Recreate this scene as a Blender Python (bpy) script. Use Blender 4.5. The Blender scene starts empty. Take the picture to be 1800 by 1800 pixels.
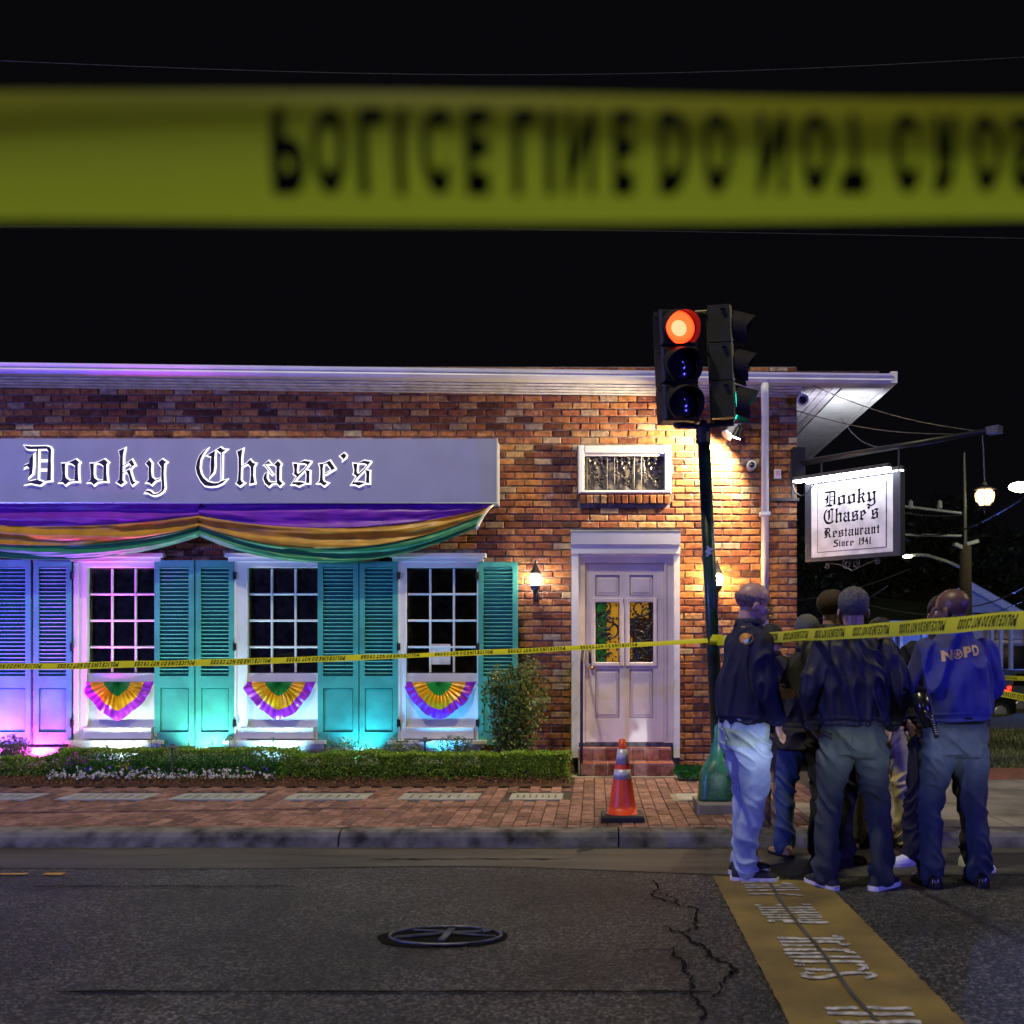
import bpy, bmesh, math, random
import numpy as np
from mathutils import Vector, Matrix, noise
from mathutils.bvhtree import BVHTree
R = math.radians
random.seed(7)
sc = bpy.context.scene
col = sc.collection

# ------------------------------------------------------------------ camera, world, lights, exposure
EYE, FPX, VX, VY = 1.47, 1800.0, 1045.0, 1142.0          # eye height, focal length in px, vanishing point
cam = bpy.data.cameras.new('camera'); camo = bpy.data.objects.new('camera', cam); col.objects.link(camo)
camo.location = (0, 0, EYE); camo.rotation_euler = (R(90), 0, 0)
cam.sensor_width = 36; cam.lens = 36; cam.clip_end = 800; cam.clip_start = 0.05
cam.shift_x = (900-VX)/1800; cam.shift_y = (VY-900)/1800
cam.dof.use_dof = True; cam.dof.focus_distance = 9.5; cam.dof.aperture_fstop = 2.9
sc.camera = camo
w = bpy.data.worlds.new('World'); sc.world = w; w.use_nodes = True
bg = w.node_tree.nodes['Background']; bg.inputs[0].default_value = (.30, .29, .42, 1); bg.inputs[1].default_value = .008
sc.view_settings.view_transform = 'Standard'; sc.view_settings.look = 'None'
sc.view_settings.exposure = 0; sc.view_settings.gamma = 1
sc.cycles.use_denoising = True
sc.cycles.max_bounces = 5; sc.cycles.diffuse_bounces = 3; sc.cycles.glossy_bounces = 3
sc.cycles.transparent_max_bounces = 8; sc.cycles.transmission_bounces = 4
sc.cycles.caustics_reflective = False; sc.cycles.caustics_refractive = False
sc.cycles.sample_clamp_indirect = 3.0

def X(px, D): return (px-VX)*D/FPX
def Z(py, D): return EYE+(VY-py)*D/FPX
def P(px, py, D): return Vector((X(px, D), D, Z(py, D)))
YW = 11.39                                                    # facade plane
def lamp(name, kind, loc, energy, color, size=.05, aim=None, angle=90, blend=.5):
    l = bpy.data.lights.new(name, kind); l.energy = energy; l.color = color; l.shadow_soft_size = size
    o = bpy.data.objects.new(name, l); col.objects.link(o); o.location = loc
    if kind == 'SPOT': l.spot_size = R(angle); l.spot_blend = blend
    if aim is not None:
        o.rotation_euler = (Vector(aim)-Vector(loc)).to_track_quat('-Z', 'Y').to_euler()
    return o
# police car behind and right of the camera: blue flasher, headlamp with a dipped-beam cutoff
lamp('blue_flasher', 'POINT', (7.2, 1.2, 1.9), 900, (.09, .08, 1.0), .12)
lamp('violet_flasher', 'POINT', (-15.0, -2.5, 2.6), 5600, (.17, .17, 1.0), .25)
lamp('street_lamp_light', 'POINT', (-3.0, -22.0, 9.0), 950, (.90, 1.0, .60), .25)
hl = lamp('headlamp', 'POINT', (2.6, -3.0, 1.5), 6600, (.84, .93, 1.0), .06)
hl.data.use_nodes = True
nt = hl.data.node_tree; em = nt.nodes['Emission']
def mth(nt, op, a, b=None, c=None, clamp=False):
    n = nt.nodes.new('ShaderNodeMath'); n.operation = op; n.use_clamp = clamp
    for i, v in enumerate((a, b, c)):
        if v is None: continue
        if isinstance(v, (int, float)): n.inputs[i].default_value = v
        else: nt.links.new(v, n.inputs[i])
    return n.outputs[0]
tc = nt.nodes.new('ShaderNodeTexCoord'); sx = nt.nodes.new('ShaderNodeSeparateXYZ')
nt.links.new(tc.outputs['Normal'], sx.inputs[0])
yy = mth(nt, 'MAXIMUM', sx.outputs[1], .05)
el = mth(nt, 'DIVIDE', sx.outputs[2], yy); az = mth(nt, 'DIVIDE', sx.outputs[0], yy)
top = mth(nt, 'MULTIPLY_ADD', el, -45, -45*.049, clamp=True)          # dark above the cutoff
low = mth(nt, 'MULTIPLY_ADD', el, 17, 1.98, clamp=True)               # fades towards the road
low = mth(nt, 'MULTIPLY_ADD', mth(nt, 'MULTIPLY', low, low), .985, .015)
left = mth(nt, 'MULTIPLY_ADD', az, 30, 30*.20, clamp=True)
right = mth(nt, 'MULTIPLY_ADD', az, -3, 3*.40, clamp=True)
nt.links.new(mth(nt, 'MULTIPLY', mth(nt, 'MULTIPLY', top, low), mth(nt, 'MULTIPLY', left, right)), em.inputs['Strength'])
# street lamps on the corner behind the camera
lamp('street_lamp_light', 'POINT', (-3.0, 4.6, 13.0), 3400, (1.0, .90, .58), .25)
lamp('street_lamp_light', 'POINT', (10.5, 7.5, 7.5), 900, (1.0, .90, .52), .25)
# flood light on the wall
lamp('flood_beam', 'SPOT', (X(1291, 11.05), 11.02, Z(772, 11.05)), 540, (1.0, .76, .44), .05,
     aim=(-1.6, 11.9, 1.3), angle=150, blend=.55)
# coloured uplights in the planting bed
def up(px, energy, color, aimpx, aimpy, D=10.86, z=.20, angle=75, blend=.7):
    lamp('uplight', 'SPOT', (X(px, D), D, z), energy, color, .04, aim=(X(aimpx, YW), YW, Z(aimpy, YW)), angle=angle, blend=blend)
up(56, 360, (1.0, .03, .62), 62, 1200, angle=125, D=11.10)
up(-30, 300, (1.0, .04, .80), -20, 1180, angle=110, D=11.05)
up(22, 260, (1.0, .05, .8), 22, 1300, angle=140, D=10.66, z=.16)
up(-90, 560, (.10, .04, 1.0), 40, 1080, angle=95)
up(100, 280, (1.0, .02, .72), 272, 960, angle=42, D=10.7)
up(205, 60, (.78, 1.0, .92), 200, 1200, angle=125, D=11.08)
up(352, 105, (.62, 1.0, .86), 350, 1120, angle=110, D=11.05)
up(486, 75, (.36, .80, 1.0), 480, 1200, angle=125, D=11.08)
up(632, 95, (.12, .66, 1.0), 632, 1120, angle=110, D=11.08)
up(770, 60, (.05, .45, 1.0), 800, 1150, angle=100, D=11.10)
up(905, 16, (.7, 1.0, .7), 880, 1100, angle=80)

# ------------------------------------------------------------------ helpers
class MB:
    def __init__(s): s.v = []; s.f = []; s.t = []
    def add(s, vs, fs, tone=None):
        o = len(s.v); s.v += [tuple(v) for v in vs]; s.f += [tuple(i+o for i in f) for f in fs]
        s.t += [tone if tone is not None else 0.5]*len(vs)
    def box(s, x0, x1, y0, y1, z0, z1, tone=None):
        v = [(x0,y0,z0),(x1,y0,z0),(x1,y1,z0),(x0,y1,z0),(x0,y0,z1),(x1,y0,z1),(x1,y1,z1),(x0,y1,z1)]
        s.add(v, [(0,3,2,1),(4,5,6,7),(0,1,5,4),(1,2,6,5),(2,3,7,6),(3,0,4,7)], tone); return s
    def obox(s, c, sx_, sy_, sz_, m=None):
        m = m or Matrix.Identity(3); c = Vector(c)
        v = [c+m@Vector((a*sx_/2, b*sy_/2, d*sz_/2)) for d in (-1,1) for a, b in ((-1,-1),(1,-1),(1,1),(-1,1))]
        s.add(v, [(0,3,2,1),(4,5,6,7),(0,1,5,4),(1,2,6,5),(2,3,7,6),(3,0,4,7)]); return s
    def chbox(s, x0, x1, y0, y1, z0, z1, c, tone=None, j=0.0):
        # brick: front face (at y0) chamfered by c; optional jitter
        r = lambda: random.uniform(-j, j)
        fr = [(x0+c+r(), y0+r()*.5, z0+c+r()), (x1-c+r(), y0+r()*.5, z0+c+r()), (x1-c+r(), y0+r()*.5, z1-c+r()), (x0+c+r(), y0+r()*.5, z1-c+r())]
        md = [(x0, y0+c, z0), (x1, y0+c, z0), (x1, y0+c, z1), (x0, y0+c, z1)]
        bk = [(x0, y1, z0), (x1, y1, z0), (x1, y1, z1), (x0, y1, z1)]
        f = [(0,1,2,3)]
        for i in range(4):
            k = (i+1) % 4
            f += [(4+i, 4+k, k, i), (8+i, 8+k, 4+k, 4+i)]
        s.add(fr+md+bk, f, tone); return s
    def tube(s, pts, r, n=8, cap=True):
        pts = [Vector(p) for p in pts]; rs = r if isinstance(r, (list, tuple)) else [r]*len(pts)
        vs = []; fs = []; up_ = Vector((0, 0, 1)); prev = None
        for i, p in enumerate(pts):
            d = (pts[min(i+1, len(pts)-1)]-pts[max(i-1, 0)]).normalized()
            if prev is None:
                a = d.cross(up_);
                if a.length < .05: a = d.cross(Vector((1, 0, 0)))
            else: a = prev-d*prev.dot(d)
            a.normalize(); prev = a; b = d.cross(a)
            for k in range(n):
                t = 2*math.pi*k/n; vs.append(p+(a*math.cos(t)+b*math.sin(t))*rs[i])
        for i in range(len(pts)-1):
            for k in range(n):
                fs.append((i*n+k, i*n+(k+1) % n, (i+1)*n+(k+1) % n, (i+1)*n+k))
        if cap: fs += [tuple(range(n))[::-1], tuple(range((len(pts)-1)*n, len(pts)*n))]
        s.add(vs, fs); return s
    def lathe(s, prof, c=(0, 0, 0), n=16, sy=1.0, axis=None):
        # prof: (r, h) pairs, about z (or about a given axis direction)
        q = Vector(axis).to_track_quat('Z', 'Y') if axis is not None else None
        vs = []; fs = []
        for r, h in prof:
            for k in range(n):
                t = 2*math.pi*k/n; v = Vector((r*math.cos(t), r*math.sin(t)*sy, h))
                if q: v = q@v
                vs.append(v+Vector(c))
        for i in range(len(prof)-1):
            for k in range(n):
                fs.append((i*n+k, i*n+(k+1) % n, (i+1)*n+(k+1) % n, (i+1)*n+k))
        fs += [tuple(range(n))[::-1], tuple(range((len(prof)-1)*n, len(prof)*n))]
        s.add(vs, fs); return s
    def mesh(s, name, smooth=False, tones=False):
        me = bpy.data.meshes.new(name); me.from_pydata(s.v, [], s.f); me.update()
        if tones:
            at = me.attributes.new('tone', 'FLOAT', 'POINT'); at.data.foreach_set('value', s.t)
        if smooth: me.polygons.foreach_set('use_smooth', [True]*len(me.polygons))
        return me
    def build(s, name, mat, parent=None, smooth=False, tones=False):
        return link(name, s.mesh(name, smooth, tones), mat, parent)
def link(name, me, mat=None, parent=None):
    o = bpy.data.objects.new(name, me); col.objects.link(o)
    if mat is not None and not me.materials: me.materials.append(mat)
    if parent is not None: o.parent = parent
    return o
def tag(o, label=None, cat=None, group=None, kind=None):
    if label: o['label'] = label
    if cat: o['category'] = cat
    if group: o['group'] = group
    if kind: o['kind'] = kind
    return o
def thing(name, label, cat, group=None, loc=(0, 0, 0)):
    o = bpy.data.objects.new(name, None); col.objects.link(o); o.empty_display_size = .1; o.location = loc
    return tag(o, label, cat, group)
def struct(name, mb, mat, **k): return tag(mb.build(name, mat, **k), kind='structure')

# ------------------------------------------------------------------ materials
def mat(name, c, rough=.6, metal=0, var=.12, vscale=6, bump=0, bscale=60, spec=.5, emit=None, estr=0, c2=None, sheen=0, stretch=None, coords='Object'):
    m = bpy.data.materials.new(name); m.use_nodes = True; nt = m.node_tree; b = nt.nodes['Principled BSDF']
    b.inputs['Roughness'].default_value = rough; b.inputs['Metallic'].default_value = metal
    b.inputs['Specular IOR Level'].default_value = spec
    if sheen: b.inputs['Sheen Weight'].default_value = sheen
    t = nt.nodes.new('ShaderNodeTexCoord'); mp = nt.nodes.new('ShaderNodeMapping'); nt.links.new(t.outputs[coords], mp.inputs[0])
    if stretch: mp.inputs['Scale'].default_value = stretch
    nz = nt.nodes.new('ShaderNodeTexNoise'); nz.inputs['Scale'].default_value = vscale; nz.inputs['Detail'].default_value = 5
    nt.links.new(mp.outputs[0], nz.inputs['Vector'])
    mx = nt.nodes.new('ShaderNodeMix'); mx.data_type = 'RGBA'
    d = c2 or tuple(max(0, v*(1-var*2.2)) for v in c); l = c if c2 else tuple(min(1, v*(1+var)) for v in c)
    mx.inputs[6].default_value = (*d, 1); mx.inputs[7].default_value = (*l, 1)
    cr = nt.nodes.new('ShaderNodeMapRange'); cr.inputs[1].default_value = .32; cr.inputs[2].default_value = .62
    nt.links.new(nz.outputs[0], cr.inputs[0]); nt.links.new(cr.outputs[0], mx.inputs[0]); nt.links.new(mx.outputs[2], b.inputs['Base Color'])
    if bump:
        n2 = nt.nodes.new('ShaderNodeTexNoise'); n2.inputs['Scale'].default_value = bscale; n2.inputs['Detail'].default_value = 4
        nt.links.new(mp.outputs[0], n2.inputs['Vector'])
        bp = nt.nodes.new('ShaderNodeBump'); bp.inputs['Strength'].default_value = 1; bp.inputs['Distance'].default_value = bump
        nt.links.new(n2.outputs[0], bp.inputs['Height']); nt.links.new(bp.outputs[0], b.inputs['Normal'])
    if emit: b.inputs['Emission Color'].default_value = (*emit, 1); b.inputs['Emission Strength'].default_value = estr
    m['col'] = mx.name
    return m
def toned(name, ramp, rough=.85, bump=.003, bscale=90, single=False, white=0.0, wcol=(.55, .52, .5)):
    """masonry: the tone picks a colour for each piece; blotches and whitish residue over it"""
    m = bpy.data.materials.new(name); m.use_nodes = True; nt = m.node_tree; b = nt.nodes['Principled BSDF']; b.inputs['Roughness'].default_value = rough
    b.inputs['Specular IOR Level'].default_value = .25
    if single: src = nt.nodes.new('ShaderNodeObjectInfo').outputs['Random']
    else:
        a = nt.nodes.new('ShaderNodeAttribute'); a.attribute_name = 'tone'; src = a.outputs['Fac']
    cr = nt.nodes.new('ShaderNodeValToRGB'); e = cr.color_ramp.elements
    while len(e) < len(ramp): e.new(.5)
    for i, (p, c) in enumerate(ramp): e[i].position = p; e[i].color = (*c, 1)
    nt.links.new(src, cr.inputs[0])
    g = nt.nodes.new('ShaderNodeNewGeometry')
    nz = nt.nodes.new('ShaderNodeTexNoise'); nz.inputs['Scale'].default_value = 22; nz.inputs['Detail'].default_value = 6; nt.links.new(g.outputs['Position'], nz.inputs['Vector'])
    mr = nt.nodes.new('ShaderNodeMapRange'); mr.inputs[1].default_value = .3; mr.inputs[2].default_value = .7; mr.inputs[3].default_value = .5; mr.inputs[4].default_value = 1.3
    nt.links.new(nz.outputs[0], mr.inputs[0])
    ml = nt.nodes.new('ShaderNodeMix'); ml.data_type = 'RGBA'; ml.blend_type = 'MULTIPLY'; ml.inputs[0].default_value = 1
    nt.links.new(cr.outputs[0], ml.inputs[6]); nt.links.new(mr.outputs[0], ml.inputs[7]); out = ml.outputs[2]
    if white:
        n3 = nt.nodes.new('ShaderNodeTexNoise'); n3.inputs['Scale'].default_value = 7; n3.inputs['Detail'].default_value = 8; n3.inputs['Roughness'].default_value = .75; nt.links.new(g.outputs['Position'], n3.inputs['Vector'])
        m3 = nt.nodes.new('ShaderNodeMapRange'); m3.inputs[1].default_value = .60; m3.inputs[2].default_value = .72; m3.inputs[4].default_value = white
        nt.links.new(n3.outputs[0], m3.inputs[0])
        mw = nt.nodes.new('ShaderNodeMix'); mw.data_type = 'RGBA'; nt.links.new(m3.outputs[0], mw.inputs[0]); nt.links.new(out, mw.inputs[6]); mw.inputs[7].default_value = (*wcol, 1); out = mw.outputs[2]
    nt.links.new(out, b.inputs['Base Color'])
    n2 = nt.nodes.new('ShaderNodeTexNoise'); n2.inputs['Scale'].default_value = bscale; n2.inputs['Detail'].default_value = 5; nt.links.new(g.outputs['Position'], n2.inputs['Vector'])
    bp = nt.nodes.new('ShaderNodeBump'); bp.inputs['Distance'].default_value = bump; nt.links.new(n2.outputs[0], bp.inputs['Height']); nt.links.new(bp.outputs[0], b.inputs['Normal'])
    return m
def leafmat(name, cs, rough=.45, emis=0):
    m = bpy.data.materials.new(name); m.use_nodes = True; nt = m.node_tree; b = nt.nodes['Principled BSDF']; b.inputs['Roughness'].default_value = rough
    g = nt.nodes.new('ShaderNodeNewGeometry'); cr = nt.nodes.new('ShaderNodeValToRGB'); e = cr.color_ramp.elements
    while len(e) < len(cs): e.new(.5)
    for i, c in enumerate(cs): e[i].position = i/(len(cs)-1); e[i].color = (*c, 1)
    nt.links.new(g.outputs['Random Per Island'], cr.inputs[0]); nt.links.new(cr.outputs[0], b.inputs['Base Color'])
    return m
def emitter(name, c, s):
    m = bpy.data.materials.new(name); m.use_nodes = True; nt = m.node_tree; nt.nodes.clear()
    e = nt.nodes.new('ShaderNodeEmission'); o = nt.nodes.new('ShaderNodeOutputMaterial'); e.inputs[0].default_value = (*c, 1); e.inputs[1].default_value = s
    nt.links.new(e.outputs[0], o.inputs[0]); return m
BR = [(0, (.08, .032, .02)), (.2, (.23, .075, .035)), (.45, (.36, .135, .052)), (.72, (.43, .19, .066)), (.88, (.40, .24, .11)), (1, (.40, .30, .20))]
M = {}
M['brick'] = toned('brick', BR, white=.8, bump=.006, bscale=70)
M['brick1'] = toned('brick_single', BR, single=True, white=.8, bump=.006, bscale=70)
M['mortar'] = mat('mortar', (.17, .15, .135), .95, var=.25, vscale=14, bump=.008, bscale=120)
PV = [(0, (.13, .075, .065)), (.5, (.215, .115, .10)), (1, (.29, .17, .15))]
M['paver'] = toned('paver', PV, bump=.002); M['paver1'] = toned('paver_single', PV, single=True, bump=.002)
M['joint'] = mat('joint_sand', (.045, .035, .03), .95, var=.3, vscale=40, bump=.002)
M['white'] = mat('white_paint', (.74, .74, .72), .45, var=.05, vscale=3, bump=.0006, bscale=30)
M['white_old'] = mat('white_paint_worn', (.68, .67, .64), .55, var=.12, vscale=9, bump=.0015, bscale=25)
M['shutter'] = mat('green_paint', (.065, .38, .31), .42, var=.10, vscale=5, bump=.0007, bscale=40)
M['door'] = mat('door_paint', (.66, .58, .55), .38, var=.06, vscale=4, bump=.0005, bscale=35)
M['board'] = mat('sign_face', (.36, .38, .50), .5, var=.03, vscale=3, bump=.0004, bscale=400)
M['trim'] = mat('aluminium_trim', (.75, .75, .75), .3, .8, var=.05)
M['black'] = mat('black_metal', (.012, .012, .014), .4, var=.3, vscale=12, bump=.0006)
M['iron'] = mat('grille_iron', (.10, .10, .11), .38, .35, var=.2, vscale=30, bump=.001)
M['letter'] = mat('letter_black', (.010, .010, .02), .5, var=.2)
M['halo'] = emitter('letter_halo', (.92, .84, 1.0), 1.9)
M['print'] = mat('black_print', (.006, .006, .008), .8, var=.2, spec=.1)
M['terracotta'] = toned('terracotta', [(0, (.20, .065, .045)), (.5, (.30, .10, .065)), (1, (.44, .23, .17))], single=True, rough=.5, bump=.001)
M['grout'] = mat('grout', (.45, .42, .38), .9)
M['concrete'] = mat('concrete', (.22, .20, .175), .85, var=.22, vscale=2.5, bump=.003, bscale=120)
M['curb'] = mat('curb_concrete', (.115, .11, .105), .9, var=.42, vscale=5, bump=.006, bscale=90)
M['plaque'] = mat('plaque_stone', (.30, .31, .30), .6, var=.12, vscale=12, bump=.001, bscale=60)
M['pole'] = mat('pole_green', (.008, .035, .028), .35, var=.3, vscale=9, bump=.001)
M['bell'] = mat('bell_green', (.02, .13, .085), .38, var=.25, vscale=8, bump=.001)
M['signal'] = mat('signal_black', (.006, .006, .008), .5, var=.2)
M['lens_off'] = mat('lens_dark', (.01, .012, .03), .12, var=.1)
M['red'] = emitter('red_lens', (1, .022, .004), 8); M['redcore'] = emitter('red_core', (1, .085, .04), 9); M['visor'] = mat('visor_black', (.014, .012, .012), .7, spec=.2); M['green_on'] = emitter('green_lens', (.0, .75, .55), 9)
M['cone'] = mat('cone_orange', (.80, .075, .015), .42, var=.08, vscale=8)
M['reflect'] = mat('reflective_collar', (.62, .60, .62), .35, .1, var=.1, vscale=40)
M['rubber'] = mat('black_rubber', (.015, .015, .016), .7)
M['tape'] = mat('yellow_tape', (.76, .74, .02), .5, var=.04, vscale=3)
M['purple'] = mat('purple_cloth', (.20, .012, .42), .42, var=.12, vscale=5, bump=.002, bscale=12, sheen=.3)
M['gold'] = mat('gold_cloth', (.50, .25, .006), .42, var=.12, vscale=5, bump=.002, bscale=12, sheen=.3)
M['green'] = mat('green_cloth', (.008, .24, .075), .42, var=.12, vscale=5, bump=.002, bscale=12, sheen=.3)
M['fan_purple'] = mat('fan_purple', (.34, .02, .50), .35, var=.1); M['fan_gold'] = mat('fan_gold', (.75, .36, .005), .35, var=.1); M['fan_green'] = mat('fan_green', (.012, .26, .05), .35, var=.1)
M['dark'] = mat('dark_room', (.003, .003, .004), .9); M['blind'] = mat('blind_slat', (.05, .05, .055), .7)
M['roof'] = mat('roof_shingle', (.05, .028, .024), .9, var=.3, vscale=20, bump=.01, bscale=40)
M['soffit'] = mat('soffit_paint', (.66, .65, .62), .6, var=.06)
M['mulch'] = mat('mulch', (.10, .045, .022), .95, c2=(.03, .015, .01), vscale=60, bump=.02, bscale=60)
M['lampglass'] = emitter('lamp_cool', (1, .84, .66), 110); M['lampwarm'] = emitter('lamp_warm', (1, .56, .20), 260)
M['lantern'] = emitter('lantern_glow', (1, .62, .28), 6); M['tube'] = emitter('led_strip', (.86, .88, 1.0), 30)
M['flood'] = emitter('flood_lens', (1, .95, .85), 30); M['street'] = emitter('street_bulb', (.95, 1.0, .52), 40)
M['porch'] = emitter('porch_bulb', (1, .7, .4), 25); M['tail'] = emitter('tail_lamp', (1, .02, .01), 6)
M['camera_white'] = mat('camera_white', (.7, .7, .7), .4)
M['hboard'] = mat('siding_paint', (.42, .44, .50), .6, var=.05); M['carpaint'] = mat('car_black', (.01, .01, .013), .2, var=.1); M['carblue'] = mat('car_grey', (.10, .12, .16), .25, var=.05)
M['glassd'] = mat('car_glass', (.01, .01, .012), .08)
M['wood'] = mat('utility_wood', (.05, .035, .025), .9, var=.3, vscale=20, bump=.004)
# window pane: clear thin glass
gm = bpy.data.materials.new('pane_glass'); gm.use_nodes = True; nt = gm.node_tree; nt.nodes.clear()
o_ = nt.nodes.new('ShaderNodeOutputMaterial'); mx_ = nt.nodes.new('ShaderNodeMixShader'); tr = nt.nodes.new('ShaderNodeBsdfTransparent'); gl = nt.nodes.new('ShaderNodeBsdfGlossy'); fr = nt.nodes.new('ShaderNodeFresnel')
tr.inputs[0].default_value = (.72, .74, .74, 1); gl.inputs['Roughness'].default_value = .02; fr.inputs[0].default_value = 1.5
nt.links.new(fr.outputs[0], mx_.inputs[0]); nt.links.new(tr.outputs[0], mx_.inputs[1]); nt.links.new(gl.outputs[0], mx_.inputs[2]); nt.links.new(mx_.outputs[0], o_.inputs[0]); M['pane'] = gm
# stained glass for the door
sg = mat('stained_glass', (.30, .15, .004), .25, c2=(.004, .10, .01), vscale=4.2); M['stained'] = sg
sb = sg.node_tree.nodes['Principled BSDF']; sb.inputs['Emission Strength'].default_value = 1.1
sg.node_tree.links.new(sg.node_tree.nodes[sg['col']].outputs[2], sb.inputs['Emission Color'])
# asphalt: coarse aggregate
am = bpy.data.materials.new('asphalt'); am.use_nodes = True; nt = am.node_tree; b = nt.nodes['Principled BSDF']; b.inputs['Roughness'].default_value = .55; b.inputs['Specular IOR Level'].default_value = .4
g = nt.nodes.new('ShaderNodeNewGeometry')
vo = nt.nodes.new('ShaderNodeTexVoronoi'); vo.inputs['Scale'].default_value = 82; nt.links.new(g.outputs['Position'], vo.inputs['Vector'])
n1 = nt.nodes.new('ShaderNodeTexNoise'); n1.inputs['Scale'].default_value = .9; n1.inputs['Detail'].default_value = 6; nt.links.new(g.outputs['Position'], n1.inputs['Vector'])
sp = nt.nodes.new('ShaderNodeSeparateColor'); nt.links.new(vo.outputs['Color'], sp.inputs[0])
cr = nt.nodes.new('ShaderNodeValToRGB'); cr.color_ramp.elements[0].color = (.007, .007, .009, 1); cr.color_ramp.elements[1].color = (.16, .15, .145, 1); cr.color_ramp.elements.new(.62).color = (.024, .023, .024, 1)
nt.links.new(sp.outputs[0], cr.inputs[0])
m1 = nt.nodes.new('ShaderNodeMapRange'); m1.inputs[1].default_value = .3; m1.inputs[2].default_value = .7; m1.inputs[3].default_value = .3; m1.inputs[4].default_value = 1.45; nt.links.new(n1.outputs[0], m1.inputs[0])
ml = nt.nodes.new('ShaderNodeMix'); ml.data_type = 'RGBA'; ml.blend_type = 'MULTIPLY'; ml.inputs[0].default_value = 1; nt.links.new(cr.outputs[0], ml.inputs[6]); nt.links.new(m1.outputs[0], ml.inputs[7]); nt.links.new(ml.outputs[2], b.inputs['Base Color'])
bp = nt.nodes.new('ShaderNodeBump'); bp.inputs['Distance'].default_value = .016; bp.invert = True; nt.links.new(vo.outputs['Distance'], bp.inputs['Height']); nt.links.new(bp.outputs[0], b.inputs['Normal']); M['asphalt'] = am
M['strip'] = mat('strip_ochre', (.22, .155, .035), .75, c2=(.10, .07, .022), vscale=2.2, bump=.004, bscale=150)
M['stripwhite'] = mat('strip_white', (.42, .42, .42), .6, var=.25, vscale=20)
M['crack'] = mat('crack_dark', (.009, .009, .009), .95, spec=.05); M['castiron'] = mat('cast_iron', (.10, .11, .13), .45, .5, var=.3, vscale=15)
BOX = [(.04, .12, .015), (.12, .32, .03), (.26, .48, .05), (.48, .56, .07), (.07, .12, .02)]
M['hedge'] = leafmat('boxwood_leaf', BOX); M['bedgreen'] = leafmat('bed_leaf', [(.01, .07, .015), (.02, .16, .03), (.06, .24, .04)])
M['shrub'] = leafmat('camellia_leaf', [(.04, .09, .02), (.10, .18, .04), (.26, .30, .10), (.06, .12, .03)], .3)
M['petal_white'] = leafmat('petal_white', [(.6, .6, .6), (.8, .8, .78)]); M['petal_pink'] = leafmat('petal_magenta', [(.55, .02, .40), (.75, .08, .6)])
M['petal_yellow'] = leafmat('petal_yellow', [(.65, .6, .03), (.8, .75, .1)]); M['petal_violet'] = leafmat('petal_violet', [(.12, .05, .5), (.25, .12, .7)])
M['twig'] = mat('twig', (.22, .18, .13), .8); M['grass'] = leafmat('grass_blade', [(.05, .09, .015), (.12, .13, .03), (.16, .13, .05)])
M['treedark'] = leafmat('tree_leaf', [(.02, .035, .012), (.035, .05, .018), (.05, .06, .02)])

# ------------------------------------------------------------------ ground, road, pavement
SW, CURB = .12, 7.63                                            # pavement height, kerb face distance
gz = lambda y: 0 if y < 13 else max(-.55, -.0175*(y-13))
g_ = MB()
for ya, yb in ((-30, -5), (-5, 13), (13, 44), (44, 400)):
    g_.add([(-250, ya, gz(ya)-.02), (250, ya, gz(ya)-.02), (250, yb, gz(yb)-.02), (-250, yb, gz(yb)-.02)], [(0,1,2,3)])
struct('ground', g_, M['mulch'])
road = MB(); road.add([(-60, -12, 0), (60, -12, 0), (60, CURB+.02, 0), (-60, CURB+.02, 0)], [(0,1,2,3)]); struct('road', road, M['asphalt'])
gut = MB()                                                     # gutter apron, a lighter band by the kerb
for i in range(60):
    xa, xb = -8+i*.25, -7.75+i*.25; f = lambda x: CURB-.75-.10*noise.noise((x*.5, 0, 0))-.25*max(0, min(1, (x+.5)/2.2))
    gut.add([(xa, f(xa), .004), (xb, f(xb), .004), (xb, CURB, .004), (xa, CURB, .004)], [(0,1,2,3)])
M['gutterpan'] = mat('gutter_asphalt', (.07, .067, .063), .6, c2=(.028, .025, .022), vscale=2.2, bump=.004, bscale=170, stretch=(.35, 2.2, 1)); struct('gutter_pan', gut, M['gutterpan'])
curb = MB(); x = -9.0
cracks = [-9, -6.2, -4.63, -1.9, .18, 2.2, 4.3, 7, 10]
for a, bq in zip(cracks, cracks[1:]):
    n = 14; pts = []
    for i in range(n+1):
        t = a+.006+(bq-a-.012)*i/n; wob = .008*noise.noise((t*3, 1, 0))
        pr = [(CURB-.045+wob, 0), (CURB-.02+wob, .075), (CURB+.012+wob, .108), (CURB+.05, .12+.004*noise.noise((t*2, 5, 0))), (CURB+.16, .12), (CURB+.16, 0)]
        pts.append([(t, y, z) for y, z in pr])
    vs = [p for r_ in pts for p in r_]; fs = []
    for i in range(n):
        for k in range(5): fs.append((i*6+k, (i+1)*6+k, (i+1)*6+k+1, i*6+k+1))
    fs += [tuple(range(6)), tuple(range(n*6, n*6+6))[::-1]]
    curb.add(vs, fs)
struct('kerb', curb, M['curb'])
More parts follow.
